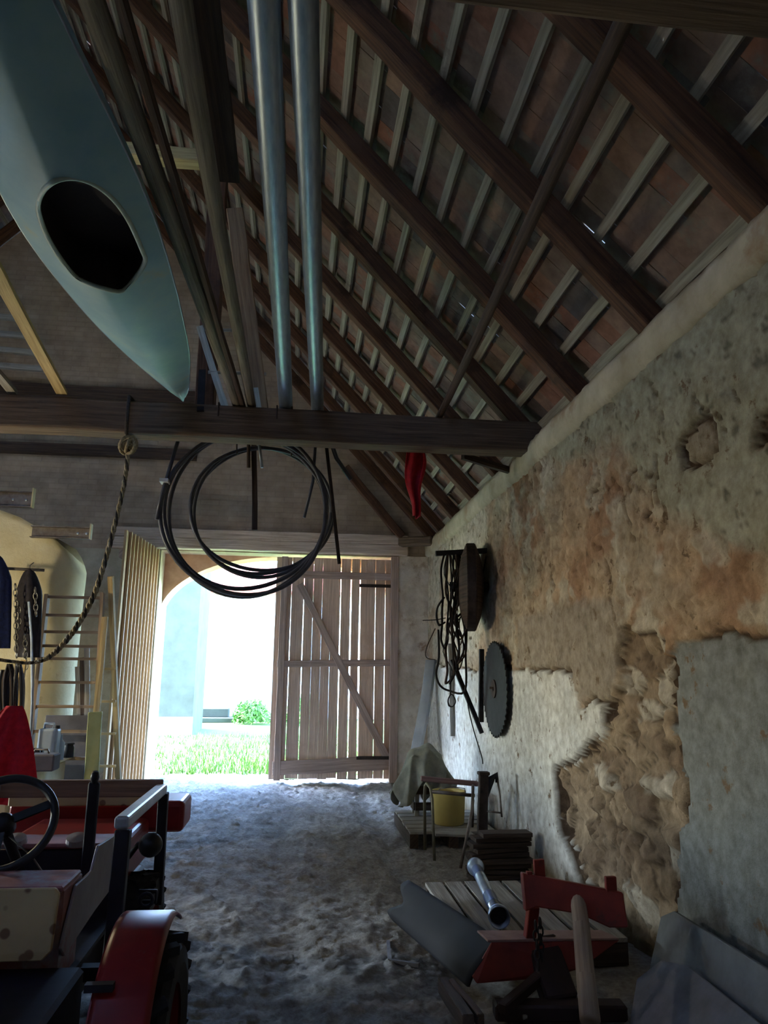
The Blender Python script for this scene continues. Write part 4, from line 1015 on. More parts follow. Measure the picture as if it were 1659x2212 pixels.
def tractor():
    T = thing('mini_tractor', 'small red open tractor with a steering wheel, parked at the left facing the gate', 'tractor', (-1.1, 3.6, 0))
    # chassis, near black so its colour holds the shadow under the tractor
    m = MB(); m.box((-1.1, 3.55, .38), (.52, 2.5, .22)); m.box((-1.1, 2.75, .40), (.78, .55, .34)); m.box((-1.1, 2.45, .52), (.5, .3, .25)); m.build('chassis', M['tr_dark'], T, bevel=.015)
    # rear wheels + fenders
    for side, xc in ((1, -.475), (-1, -1.725)):
        yc, zc, R = 2.90, .34, .34
        w = MB(); w.lathe([(.20, -.10), (.26, -.115), (R - .03, -.11), (R - .008, -.085), (R - .008, .085), (R - .03, .11), (.26, .115), (.20, .10)], (xc, yc, zc), axis=(1, 0, 0), n=40)
        for k in range(20):
            for s in (-1, 1):
                a = 2 * PI * (k + (.5 if s > 0 else 0)) / 20; b = a + .16
                p = Vector((xc + s * .012, yc + math.cos(b) * (R + .006), zc + math.sin(b) * (R + .006))); q = Vector((xc + s * .108, yc + math.cos(a) * (R + .0), zc + math.sin(a) * (R + .0)))
                w.beam(p, q, .035, .03, up=(0, math.cos(a), math.sin(a)))
        tyre = w.build('rear_tyre', M['tyre'], T)
        h = MB(); h.lathe([(0, .03), (.07, .03), (.07, .05), (.10, .05), (.12, -.02), (.19, -.04), (.205, .09), (.215, .10), (.215, -.1), (0, -.1)] if side > 0 else [(0, -.03), (.07, -.03), (.12, .02), (.19, .04), (.205, -.09), (.215, .1), (0, .1)], (xc, yc, zc), axis=(1, 0, 0), n=28)
        sub(h, 'rim', M['tr_red'], tyre)
        f = MB(); x0, x1 = xc - .105, xc + .075; n = 26; prof = []
        for k in range(n + 1):
            a = math.radians(58) + math.radians(122) * k / n; prof.append((yc + .02 + math.cos(a) * .43, zc + math.sin(a) * .415))
        V = []
        for (y, z) in prof: V += [(x0, y, z), (x0 + .02, y, z + .0), (x1 - .02, y, z), (x1, y, z - .012)]
        Fc = [(k * 4 + i, k * 4 + i + 1, k * 4 + i + 5, k * 4 + i + 4) for k in range(n) for i in range(3)]
        f.add(V, Fc)
        # front flat lip
        y, z = prof[0]
        f.build('rear_fender', M['tr_red'], T, smooth=True, solid=.008)
        s = MB(); xi = x0 if side > 0 else x1
        s.plate([(xi, y, z) for y, z in prof] + [(xi, yc - .3, .36), (xi, yc + .1, .36)], (-.006 * side, 0, 0)); s.build('fender_side', M['tr_red'], T)
    # front wheels
    for xc in (-.74, -1.46):
        yc, zc, R = 4.22, .29, .29
        w = MB(); w.lathe([(.15, -.07), (.22, -.08), (R - .02, -.075), (R, -.05), (R, .05), (R - .02, .075), (.22, .08), (.15, .07)], (xc, yc, zc), axis=(1, 0, 0), n=36)
        for k in range(18):
            for s in (-1, 1):
                a = 2 * PI * (k + (.5 if s > 0 else 0)) / 18; b = a + .16
                w.beam((xc + s * .006, yc + math.cos(b) * R, zc + math.sin(b) * R), (xc + s * .075, yc + math.cos(a) * (R - .006), zc + math.sin(a) * (R - .006)), .028, .022, up=(0, math.cos(a), math.sin(a)))
        ty = w.build('front_tyre', M['tyre'], T)
        h = MB(); h.lathe([(0, .03), (.06, .03), (.12, -.01), (.16, .07), (.16, -.07), (0, -.07)], (xc, yc, zc), axis=(1, 0, 0), n=24); sub(h, 'rim', M['tr_red'], ty)
    # seat box with the cream board
    zt = .84; yb = 3.0
    m = MB(); m.box((-1.14, yb + .14, .62), (.67, .26, .42)); m.build('seat_box', M['tr_worn'], T, bevel=.015)
    c0 = aty(131, 1917, yb - .02); c1 = aty(112, 2072, yb - .05)
    m = MB(); m.plate([(-1.46, yb - .012, c0.z), (c0.x - .015, yb - .012, c0.z), (c0.x, yb - .012, c0.z - .02), (c1.x, yb - .05, c1.z + .03), (c1.x - .03, yb - .05, c1.z), (-1.46, yb - .05, c1.z)], (0, -.018, 0)); m.build('rear_board', M['tr_cream'], T, bevel=.004)
    m = MB(); m.box((-1.14, yb + .12, zt - .012), (.67, .24, .02)); m.build('seat', M['tr_worn'], T, bevel=.006)
    # side panel
    for sx in (-.79, -1.45):
        pts = [atx(x, y, -.79) for x, y in ((214, 1826), (256, 1800), (251, 1906), (205, 1968), (140, 2066), (132, 2050), (166, 1912), (200, 1880))]
        m = MB(); m.plate([(sx, p.y, p.z) for p in pts], (-.012 if sx > -1 else .012, 0, 0)); m.build('side_panel', M['tr_grey'], T, bevel=.003)
    # cowl and dash
    ya, yc_ = 3.78, 4.12
    m = MB(); m.plate([(-1.42, ya, .80), (-.80, ya, .80), (-.80, yc_, .775), (-1.42, yc_, .775)], (0, 0, .02)); m.build('cowl', M['tr_worn'], T, bevel=.006)
    m = MB(); m.box((-1.11, ya + .02, .60), (.6, .03, .38)); m.build('dash_panel', M['tr_dark'], T)
    for x in (-1.25, -.98):
        m = MB(); m.lathe([(0, 0), (.05, 0), (.045, .025), (.0, .032)], (x, ya + .03, .82), axis=(0, -.35, 1), n=18); m.build('gauge', M['tr_grey'], T)
    m = MB(); m.box((-1.1, 3.45, .50), (.64, .65, .02)); m.build('footboard', M['tr_dark'], T)
    # hood and front box
    m = MB(); m.box((-1.11, 4.42, .66), (.60, .55, .22)); m.build('hood', M['tr_red'], T, bevel=.03, seg=3)
    b0 = aty(399, 1731, 4.75); b1 = aty(396, 1799, 4.75)
    m = MB(); m.box(((b0.x - 1.62) / 2, 4.92, (b0.z + b1.z) / 2), (b0.x + 1.62, .34, b0.z - b1.z)); m.build('front_box', M['tr_red'], T, bevel=.03, seg=3)
    m = MB(); m.beam((-1.6, 4.70, .885), (-.86, 4.70, .885), .05, .10); m.build('front_board', M['tr_cream'], T, bevel=.006)
    m = MB(); m.box((-1.25, 4.95, b0.z + .015), (.62, .22, .02)); m.build('box_lid', M['tr_grey'], T, bevel=.004)
    # tube frame
    zf = .99; n0 = atz(262, 1778, zf); f0 = atz(349, 1704, zf)
    m = MB(); m.beam(n0, f0, .06, .05, jit=0); m.build('frame_rail', M['tr_rail'], T, bevel=.012, seg=2)
    m = MB(); m.beam((-1.56, n0.y, zf), (-1.52, f0.y, zf), .06, .05); m.build('frame_rail', M['tr_rail'], T, bevel=.012, seg=2)
    m = MB(); m.beam((f0.x - .0, f0.y + .03, zf), (-1.6, f0.y + .03, zf), .05, .085); m.build('frame_board', M['tr_cream2'], T, bevel=.006)
    for x in (n0.x + .015, -1.55):
        m = MB(); m.beam((x, n0.y - .02, zf - .02), (x - .0, n0.y - .06, .42), .06, .05, up=(0, 1, 0)); m.build('frame_post', M['tr_dark'], T, bevel=.004)
        m = MB(); m.beam((x, f0.y, zf - .02), (x, f0.y + .05, .42), .05, .05, up=(0, 1, 0)); m.build('frame_post', M['tr_dark'], T, bevel=.004)
    m = MB(); m.beam((n0.x - .005, n0.y - .05, .46), (-1.55, n0.y - .05, .46), .05, .05); m.build('frame_cross', M['tr_dark'], T)
    # steering wheel
    hub = aty(6, 1778, 3.36); nrm = Vector((0.06, -.80, .60)).normalized(); _, u, v = frame_of(nrm, (0, 0, 1)); R = .195
    m = MB(); m.tube([hub + (u * math.cos(t) + v * math.sin(t)) * R for t in np.linspace(0, 2 * PI, 49)[:-1]], .017, 10, closed=True); sw = m.build('steering_wheel', M['black_plastic'], T, smooth=True)
    m = MB(); m.lathe([(0, .03), (.03, .03), (.045, .0), (.045, -.04), (0, -.04)], hub, axis=nrm, n=18); sub(m, 'hub', M['black_plastic'], sw, smooth=True)
    for a in (.6, 2.7, 4.7):
        e = hub + (u * math.cos(a) + v * math.sin(a)) * R; m = MB(); m.beam(hub, e, .035, .01, up=nrm); sub(m, 'spoke', M['black_plastic'], sw)
    m = MB(); m.tube([hub, hub - nrm * .45, (-1.12, 3.78, .62)], .022, 10); m.build('steering_column', M['tr_dark'], T, smooth=True)
    # lever
    a = aty(192, 1826, 3.72); b = aty(204, 1690, 3.62); c = aty(206, 1668, 3.60)
    m = MB(); m.beam(a - Vector((0, 0, .25)), b, .05, .025, up=(0, 1, 0)); lv = m.build('gear_lever', M['tr_dark'], T, bevel=.006)
    m = MB(); m.tube([b, b.lerp(c, .5), c], [.014, .02, .014], 10); sub(m, 'lever_grip', M['black_plastic'], lv, smooth=True)
    # lamp on the right of the nose, hitch bits
    k = aty(324, 1826, 4.0); m = MB(); m.lathe([(0, -.05), (.035, -.05), (.057, .0), (.057, .02), (.05, .03), (0, .03)], k, axis=(.1, 1, 0), n=22); lamp = m.build('head_lamp', M['black_plastic'], T, smooth=True)
    m = MB(); m.tube([k, k + Vector((-.06, .02, 0)), (-.79, 4.05, .70)], .014, 8); sub(m, 'lamp_arm', M['tr_dark'], lamp, smooth=True)
    p = aty(300, 1926, 3.4)
    m = MB(); m.tube([p, p + Vector((.07, 0, 0)), p + Vector((.07, 0, -.04)), p + Vector((0, 0, -.04))], .009, 6); m.build('hitch_pin', M['tr_dark'], T, smooth=True)
    p = aty(302, 1945, 3.35); m = MB(); m.tube([p + Vector((.025 + .025 * math.cos(t), 0, .025 * math.sin(t))) for t in np.linspace(0, 2 * PI, 13)[:-1]], .008, 6, closed=True); m.build('hitch_ring', M['tr_dark'], T, smooth=True)
    m = MB(); m.tube([hub + Vector((.03, 0, -.05)), hub + Vector((.12, .02, -.13)), hub + Vector((.2, .05, -.25))], .004, 5); m.build('key_cord', M['chain'], T, smooth=True)
    m = MB(); q = aty(215, 2132, 2.60); m.box(q, (.085, .03, .022)); m.build('fender_bracket', M['tr_dark'], T)
M['tr_rail'] = mat('grey painted rail', rgb(176, 180, 186), rgb(140, 146, 156), scale=6, rough=.4, metal=.2, bump=.05)
M['tr_cream2'] = wood('brown frame board', rgb(150, 116, 92), rgb(112, 88, 74))
tractor()
# ================================================================== RIGHT SIDE
XI = XW - .03
# ---------------- iron bar, wooden wheel, harness on the wall
def wall_bar():
    root = thing('wall_bracket', 'dark iron bar sticking out of the right wall above the wooden wheel', 'bracket', (XI, 7.9, 2.9)); a = aty(941, 1196, 7.9); b = aty(1060, 1190, 7.9)
    m = MB(); m.beam(a, (XI + .03, 7.9, b.z), .05, .055, seg=3, jit=.003); m.build('bar', M['black_iron'], root)
    m = MB(); m.tube([(XI + .02, 7.9, b.z - .03), (XI - .06, 7.9, b.z - .42)], .008, 6); m.build('stay', M['black_iron'], root, smooth=True)
wall_bar()
def wheel():
    c = aty(1017, 1268, 7.9); root = thing('wooden_flywheel', 'old dark wooden wheel with an axle hanging edge on by the right wall', 'wheel', c)
    m = MB(); R = .47; m.lathe([(.06, -.13), (.20, -.13), (R - .13, -.10), (R, -.05), (R, .05), (R - .13, .10), (.20, .13), (.06, .13)], c, axis=(1, -.2, 0), n=36); m.build('disc', M['pole_dark'], root)
    m = MB(); m.lathe([(R + .001, -.04), (R + .008, -.04), (R + .008, .04), (R + .001, .04), (R + .001, -.04)], c, axis=(1, -.2, 0), n=36); m.build('iron_tyre', M['rust'], root)
    m = MB(); m.lathe([(0, -.23), (.055, -.23), (.055, .26), (0, .26)], c, axis=(1, -.2, 0), n=16); m.build('axle', M['black_iron'], root)
    m = MB(); m.tube([c + Vector((0, 0, .3)) + Vector((.0, -.14, .0)), c + Vector((0, -.13, .41)), (c.x, 7.87, 2.94), c + Vector((0, .1, .41))], .012, 6); m.build('hanging_wire', M['rust'], root, smooth=True)
wheel()
def harness():
    root = thing('harness_straps', 'tangle of dark harness straps and wires hanging from the iron bar', 'harness', (1.6, 7.9, 2.85)); rr = random.Random(5); Y = 7.90
    def loop(px, mt, r, name='strap', closed=False):
        P = [aty(x, y, Y + rr.uniform(-.08, .06)) for x, y in px]; n = len(P); Q = []
        rng = range(n) if closed else range(n - 1)
        for j in rng:
            g = lambda d: P[(j + d) % n] if closed else P[min(max(j + d, 0), n - 1)]
            p0, p1, p2, p3 = g(-1), g(0), g(1), g(2)
            for f in (0, .25, .5, .75): Q.append(.5 * (2 * p1 + (p2 - p0) * f + (2 * p0 - 5 * p1 + 4 * p2 - p3) * f * f + (3 * p1 - p0 - 3 * p2 + p3) * f ** 3))
        if not closed: Q.append(P[-1])
        m = MB(); m.tube(Q, r, 6, closed=closed, flat=.6); m.build(name, mt, root, smooth=True)
    for k in range(11):
        x = 958 + rr.uniform(0, 34); L = rr.uniform(1330, 1480); w = rr.uniform(5, 15)
        pts = [(x, 1198)] + [(x + rr.uniform(-w, w), 1198 + (L - 1198) * t) for t in (.15, .3, .45, .6, .75, .9)] + [(x + rr.uniform(-6, 10), L), (x + w * 1.2, L - 20)] + [(x + w + rr.uniform(-w, w), 1198 + (L - 1198) * t) for t in (.8, .6, .4, .2)] + [(x + 6, 1198)]
        loop(pts, (M['rust'], M['black_iron'], M['dark_wood'])[k % 3], rr.uniform(.007, .014))
    loop([(960, 1290), (946, 1310), (943, 1330), (948, 1350), (960, 1345)], M['black_iron'], .02)
    loop([(947, 1360), (948, 1420), (942, 1455), (950, 1480), (970, 1492), (1004, 1493), (1006, 1420), (1004, 1330), (998, 1250)], M['black_iron'], .012)
    loop([(913, 1340), (940, 1339), (962, 1335)], M['black_iron'], .008, 'iron_pin')
    loop([(940, 1358), (922, 1398), (921, 1420), (940, 1425)], M['rust'], .007)
    loop([(974, 1500), (968, 1512), (970, 1524), (978, 1526), (984, 1516), (980, 1504)], M['black_iron'], .010, 'iron_ring', True)
    loop([(974, 1440), (973, 1500)], M['black_iron'], .007)
    loop([(1006, 1480), (1012, 1530), (1024, 1580), (1040, 1632), (1043, 1650)], M['black_iron'], .006, 'wire')
harness()
def bar2(name, a, b, ya, yb, r, mt, lab, cat, square=None):
    m = MB(); p = aty(*a, ya); q = aty(*b, yb)
    if square: m.beam(p, q, square[0], square[1], up=(1, 0, 0), seg=4, jit=.002)
    else: m.tube([p, p.lerp(q, .5), q], r, 8)
    return tag(m.build(name, mt, bevel=.004 if square else 0, smooth=not square), lab, cat)
bar2('crow_bar', (976, 1425), (1041, 1584), 7.96, 7.86, .022, M['black_iron'], 'slanting black crowbar hung below the harness', 'bar', (.04, .045))
bar2('iron_bar', (1040, 1402), (1039, 1560), 7.86, 7.86, .02, M['black_iron'], 'upright black iron bar beside the saw blade', 'bar', (.045, .05))
bar2('grey_post', (975, 1390), (981, 1590), 9.6, 9.6, .02, M['grey_wood'], 'faint grey wooden strip on the wall behind the harness', 'strip', (.05, .10))
def saw():
    m = MB(); c = atx(1070, 1488, XI - .05); n = 44; R = .44; pts = []
    for k in range(n):
        a = 2 * PI * k / n; pts.append((R * math.cos(a), R * math.sin(a))); a2 = a + 2 * PI / n * .25; pts.append(((R + .03) * math.cos(a2), (R + .03) * math.sin(a2)))
    root = thing('saw_blade', 'black round saw blade with a toothed edge hanging flat on the right wall', 'saw blade', c)
    m.plate([(c.x, c.y + a, c.z + b) for a, b in pts], (-.012, 0, 0)); m.build('blade', M['black_iron'], root)
    m = MB(); m.lathe([(.025, 0), (.09, 0), (.09, .012), (.025, .012)], (c.x - .012, c.y, c.z), axis=(-1, 0, 0), n=24); m.build('hub_plate', M['rust'], root)
    m = MB(); m.tube([(XI + .02, c.y, c.z + .0), (c.x - .06, c.y, c.z + .01)], .012, 8); m.build('hook', M['rust'], root, smooth=True)
saw()
def white_strip():
    m = MB(); P = [(1.60, 10.55, .02), (1.68, 10.6, .45), (1.80, 10.72, .95), (1.90, 10.82, 1.40), (1.965, 10.9, 1.80)]; V = []; P = [Vector(p) for p in P]
    Q = []
    for j in range(4):
        p0, p1, p2, p3 = P[max(j - 1, 0)], P[j], P[j + 1], P[min(j + 2, 4)]
        for f in (0, .25, .5, .75): Q.append(.5 * (2 * p1 + (p2 - p0) * f + (2 * p0 - 5 * p1 + 4 * p2 - p3) * f * f + (3 * p1 - p0 - 3 * p2 + p3) * f ** 3))
    Q.append(P[-1])
    for q in Q: V += [q + Vector((-.10, -.06, 0)), q + Vector((.04, .02, 0)), q + Vector((.09, .09, 0)), q + Vector((.085, .10, .0)), q + Vector((.03, .035, 0)), q + Vector((-.10, -.045, 0))]
    n = 6; m.add(V, [(i * n + k, i * n + (k + 1) % n, (i + 1) * n + (k + 1) % n, (i + 1) * n + k) for i in range(len(Q) - 1) for k in range(n)] + [tuple(range(n)), tuple((len(Q) - 1) * n + k for k in range(n))])
    tag(m.build('white_trim_strip', M['white_paint'], smooth=False), 'long bent white strip leaning in the corner beside the gate pillar', 'strip')
M['white_paint'] = mat('dull white paint', rgb(206, 208, 210), rgb(180, 184, 188), scale=4, rough=.6, bump=.05)
white_strip()
# ---------------- clutter by the wall
def pallet(name, lab, x0, x1, y0, y1, z0, nb, alongy=True, mt='grey_wood', group=None, thick=.022, gap=.4, seed=0):
    root = thing(name, lab, 'pallet', ((x0 + x1) / 2, (y0 + y1) / 2, z0), group); rr = random.Random(seed); H = .145
    L = (x1 - x0) if alongy else (y1 - y0); w = L / (nb + (nb - 1) * gap * .35)
    for k in range(nb):
        c = w / 2 + k * w * (1 + gap * .35); m = MB(); j = rr.uniform(-.006, .006); ww = w * rr.uniform(.88, 1.02)
        if alongy: m.beam((x0 + c, y0 + j, z0 + H - thick / 2), (x0 + c + j, y1 + j, z0 + H - thick / 2), ww, thick, seg=4, jit=.002)
        else: m.beam((x0 + j, y0 + c, z0 + H - thick / 2), (x1 + j, y0 + c + j, z0 + H - thick / 2), ww, thick, seg=4, jit=.002)
        m.build('deck_board', M[mt], root)
    for t in (.04, .5, .96):
        m = MB()
        if alongy: y = y0 + (y1 - y0) * t; m.beam((x0, y, z0 + (H - thick) / 2 + .001), (x1, y, z0 + (H - thick) / 2 + .001), .08, H - thick)
        else: x = x0 + (x1 - x0) * t; m.beam((x, y0, z0 + (H - thick) / 2 + .001), (x, y1, z0 + (H - thick) / 2 + .001), .08, H - thick)
        m.build('bearer', M['dark_wood'], root)
    return root
pallet('wooden_pallet', 'silver grey wooden pallet on the floor under the blue tube', .97, 1.93, 4.44, 5.66, .0, 7, True, seed=3)
pallet('wooden_pallet', 'wooden pallet by the wall under the metal trestle', 1.12, 1.95, 7.35, 8.5, 0, 6, False, seed=4)
def trestle():
    root = thing('metal_trestle', 'bent tube metal trestle with a wooden top bar by the right wall', 'trestle', (1.45, 6.95, 0)); r = .014
    zt = aty(932, 1694, 6.98).z
    m = MB(); m.tube([(1.235, 7.22, .02), (1.215, 7.14, zt - .12), (1.215, 7.10, zt - .03), (1.22, 7.04, zt), (1.24, 6.97, zt - .03), (1.25, 6.93, zt - .12), (1.245, 6.80, .02)], r, 8); m.build('leg_frame', M['olive_metal'], root, smooth=True)
    m = MB(); m.tube([(1.42, 6.55, .02), (1.58, 6.80, .42), (1.63, 6.95, zt - .03), (1.65, 7.05, zt - .02), (1.66, 7.1, zt - .1), (1.70, 7.3, .2)], r, 8); m.build('leg_frame', M['steel'], root, smooth=True)
    m = MB(); m.beam((1.17, 7.08, zt + .035), (1.70, 7.06, zt - .01), .05, .045, seg=3, jit=.002); m.build('top_bar', M['trestle_wood'], root, bevel=.006)
    m = MB(); m.tube([(1.245, 6.96, zt - .06), (1.65, 6.98, zt - .10)], .016, 8); m.build('cross_tube', M['steel'], root, smooth=True)
    m = MB(); m.beam((1.27, 7.0, .215), (1.62, 7.0, .2), .26, .02); m.build('shelf', M['grey_wood'], root)
M['trestle_wood'] = wood('pinkish bar wood', rgb(150, 122, 116), rgb(106, 84, 82))
M['olive_metal'] = mat('olive tube', rgb(132, 126, 104), rgb(96, 92, 78), scale=9, rough=.5, metal=.4, bump=.05)
trestle()
def canister():
    root = thing('yellow_tub', 'pale yellow plastic tub standing under the metal trestle', 'tub', (1.55, 7.75, .146)); zc = .146
    m = MB(); m.lathe([(0, 0), (.135, 0), (.15, .01), (.165, .29), (.172, .30), (.172, .315), (.155, .315), (.15, .30), (.13, .03), (0, .03)], (1.56, 7.72, zc), n=28); m.build('body', M['yellow_plastic'], root, smooth=True)
    m = MB(); m.tube([(1.40, 7.62, zc + .3), (1.44, 7.52, zc + .36), (1.56, 7.49, zc + .38), (1.68, 7.52, zc + .36), (1.71, 7.62, zc + .3)], .005, 6); m.build('handle', M['steel'], root, smooth=True)
M['yellow_plastic'] = mat('pale yellow plastic', rgb(198, 178, 106), rgb(176, 156, 88), scale=3, rough=.5, bump=.03)
canister()
def stump_cloth():
    root = thing('wooden_crate', 'slatted crate under the grey tarpaulin on the pallet end', 'crate', (1.42, 8.25, .146))
    for x in (1.31, 1.51):
        for y in (8.17, 8.36):
            m = MB(); m.beam((x, y, .146), (x, y, .66), .045, .045, up=(0, 1, 0)); m.build('corner_post', M['grey_wood'], root)
    for z in (.24, .40, .56):
        m = MB(); m.beam((1.29, 8.145, z), (1.53, 8.145, z), .015, .08); m.build('slat', M['dark_wood'], root)
        m = MB(); m.beam((1.28, 8.15, z), (1.28, 8.38, z), .015, .08); m.build('slat', M['dark_wood'], root)
    m = MB(); m.box((1.41, 8.265, .665), (.24, .24, .02)); m.build('lid', M['dark_wood'], root)
    m = MB(); rr = random.Random(4)
    def f(u, v):
        x = (u - .5) * 2; y = (v - .5) * 2; r = max(abs(x) * 1.0, abs(y)); fl = .38
        top = .715 + .13 * math.exp(-(x * x * 2 + y * y * 2)) + .03 * math.sin(x * 7 + y * 4) * math.cos(y * 6)
        px, py = 1.41 + x * .24, 8.26 + y * .25; z = top
        if r > .62:
            d = (r - .62) / .38; hem = .34 + .12 * math.sin(5 * math.atan2(y, x) + 1)
            z = top - d * hem * 1.05; px += .05 * math.sin(9 * y + 2) * d * (1 if abs(x) > abs(y) else 0) + x * .02; py += .05 * math.sin(9 * x) * d * (1 if abs(y) > abs(x) else 0)
            if x < -.3 and abs(x) > abs(y): px -= .05 * d
        return (px, py, z)
    m.grid(f, 44, 44); tag(m.build('grey_tarpaulin', M['tarp'], smooth=True, solid=.006), 'crumpled grey green cloth draped over the crate in the corner', 'cloth')
M['tarp'] = mat('grey green tarpaulin', rgb(142, 142, 128), rgb(108, 110, 100), scale=9, rough=.85, bump=.3)
stump_cloth()
def stand():
    root = thing('iron_stand', 'dark rusty iron stand with a hooked arm by the right wall', 'stand', (1.72, 6.9, 0)); zt = aty(1043, 1668, 6.9).z
    m = MB(); m.beam((1.69, 6.9, .0), (1.715, 6.9, zt), .085, .06, up=(0, 1, 0), seg=5, jit=.003); m.box((1.715, 6.9, zt - .01), (.10, .09, .03)); m.build('post', M['rust'], root, bevel=.006)
    a = aty(1056, 1700, 6.9); m = MB(); m.tube([aty(1050, 1722, 6.9), a, aty(1062, 1682, 6.9), aty(1072, 1673, 6.9), aty(1074, 1690, 6.9)], [.02, .028, .032, .026, .018], 8); m.build('hook_arm', M['black_iron'], root, smooth=True)
    m = MB(); m.tube([aty(1074, 1678, 6.9), aty(1080, 1720, 6.85), aty(1084, 1765, 6.8)], .010, 6); m.tube([aty(1050, 1752, 6.88), aty(1083, 1756, 6.82)], .008, 6); m.build('side_rod', M['steel'], root, smooth=True)
    m = MB(); m.box((1.70, 6.9, .012), (.26, .24, .024)); m.build('base_plate', M['rust'], root)
stand()
def slat_pile():
    rr = random.Random(8)
    for k in range(9):
        t = k / 8; y = 6.12 + .42 * t; z = .012 + .040 * k; x0 = 1.45 + rr.uniform(-.04, .05) + .03 * t; x1 = 1.93 + rr.uniform(-.03, .02); m = MB()
        m.beam((x0, 6.28 + rr.uniform(-.05, .05), z + .01), (x1, 6.30 + rr.uniform(-.05, .05), z + .01), .16, .03, seg=3, jit=.003)
        tag(m.build('wood_offcut', M['dark_wood']), 'dark damp wooden slat in the pile between the iron stand and the pallet', 'slat', 'dark slats piled by the wall')
slat_pile()
def blue_tube():
    a = atz(1028, 1874, .215); b = atz(1079, 1982, .215); d = (b - a).normalized()
    root = thing('blue_tube', 'blue and silver metal tube with flared ends lying on the grey pallet', 'tube', a); L = (b - a).length
    r = .038; z = .147 + .068
    a.z = b.z = z
    m = MB(); m.lathe([(r, .05), (r, L - .09), (r - .006, L - .09), (r - .006, .05), (r, .05)], a, axis=d, n=22); m.build('shaft', M['silver'], root, smooth=True)
    for t0, t1, mt in ((.06, .22, 'navy'), (.62, .80, 'navy')):
        m = MB(); m.lathe([(r + .002, L * t0), (r + .003, L * t0 + .01), (r + .003, L * t1), (r + .002, L * t1 + .01)], a, axis=d, n=22); m.build('blue_band', M[mt], root, smooth=True)
    for o, ax, R in ((a + d * .06, -d, .062), (b - d * .10, d, .064)):
        m = MB(); m.lathe([(r, 0), (R * .85, .03), (R, .06), (R, .10), (R - .008, .10), (R - .01, .05), (0, .045)], o, axis=ax, n=26); e = m.build('end_cup', M['silver'], root, smooth=True)
        m = MB(); m.lathe([(0, .05), (R - .014, .05), (R - .014, .052), (0, .052)], o, axis=ax, n=24); sub(m, 'dark_bore', M['black_plastic'], e)
M['silver'] = mat('silver tube', rgb(176, 190, 208), rgb(130, 146, 172), scale=9, rough=.3, metal=.7, bump=.03)
M['navy'] = mat('navy band', rgb(36, 56, 108), rgb(26, 40, 82), scale=9, rough=.35, bump=.02)
blue_tube()
# ---------------- red and black soil plough in the foreground
M['pl_black'] = mat('shade-darkened blade steel', rgb(24, 24, 29), rgb(17, 17, 21), scale=5, rough=.7, metal=0, bump=.05)  # black steel, darkened further for the side turned from the gate
M['pl_red'] = mat('dull red iron', rgb(136, 46, 36), rgb(96, 34, 30), scale=5, rough=.55, bump=.06, c3=rgb(70, 44, 38), t3=.58, s3=5)
def plough():
    root = thing('ridging_plough', 'red and black tractor plough blade lying against the grey pallet', 'plough', (1.2, 4.1, 0))
    A = [atz(x, y, z) for x, y, z in ((890, 1905, .25), (1086, 2034, .27))]; B = [atz(x, y, z) for x, y, z in ((850, 1988, .03), (1012, 2132, .06))]
    m = MB(); prof = (0, .012, -.02, .01, .03, 0)
    def f(u, v):
        p = A[0].lerp(A[1], u); q = B[0].lerp(B[1], u); c = p.lerp(q, v); bulge = .05 * math.sin(PI * v)
        e = (1 - u) ** 6
        c += Vector((-bulge * .8, -bulge * .4, 0)) + Vector((-.03, .06, 0)) * e * math.sin(v * 9 + .5)
        return c
    m.grid(f, 24, 14); m.build('mouldboard', M['pl_black'], root, smooth=True, solid=.014)
    zt = .27; r0 = atz(1062, 2036, zt); r1 = atz(1338, 2032, zt)
    p = [r0, r1, aty(1256, 2092, r1.y - .05), aty(1190, 2112, r0.y - .05), aty(1030, 2125, r0.y - .03), aty(1020, 2110, r0.y)]
    m = MB(); m.plate(p, (0, .012, 0)); m.build('share_plate', M['pl_red'], root, bevel=.003)
    m = MB(); t = r0.z; m.plate([(r0.x - .02, r0.y, t), (r1.x, r1.y, t), (r1.x - .04, r1.y + .13, t), (r0.x - .04, r0.y + .15, t)], (0, 0, .012)); m.build('top_flange', M['pl_pink'], root, bevel=.003)
    # headstock
    h0 = Vector((1.19, 3.98, .63)); h1 = Vector((1.615, 3.74, .475))
    c0, c1 = aty(1131, 1926, 3.95), aty(1352, 1966, 3.74); d = c1 - c0
    m = MB(); hh = .165
    up = Vector((0, .25, 1)).normalized()
    m.plate([c0 + up * .085, c1 + up * .075, c1 - up * .075, c1 - up * .09 - d * .18, c0 - up * .055 + d * .55, c0 - up * .06 + d * .12, c0 - up * .09], (0.01, .07, -.01)); m.build('headstock', M['pl_red'], root, bevel=.006)
    for x, y0, y1, dx, w in ((1163, 1856, 1900, 4, .055), (1143, 1882, 1920, 0, .03), (1318, 1893, 1950, 4, .055)):
        Y = 3.97 if x < 1200 else 3.80; m = MB(); m.beam(aty(x, y0, Y), aty(x + dx, y1 + 8, Y), w, .025, up=(0, 1, 0)); m.build('peg', M['pl_red'], root, bevel=.003)
    a = aty(1152, 1955, 4.02); b = aty(1142, 2045, 4.10); m = MB(); m.beam(a, b, .055, .05, up=(0, 1, 0)); m.build('upright', M['pl_red'], root, bevel=.004)
    a = aty(1165, 2035, 4.12); m = MB(); m.beam(a, (a.x + .02, a.y - .25, .05), .16, .12, up=(0, 1, 0)); m.build('beam_foot', M['pl_dark'], root, bevel=.01)
    m = MB(); m.beam((a.x - .32, a.y - .28, .05), (a.x + .30, a.y - .34, .05), .10, .07); m.build('cross_foot', M['pl_dark'], root, bevel=.01)
    m = MB(); m.beam(aty(1085, 2180, 3.72), aty(1180, 2098, 4.0), .05, .05); m.build('stay', M['pl_dark'], root, bevel=.006)
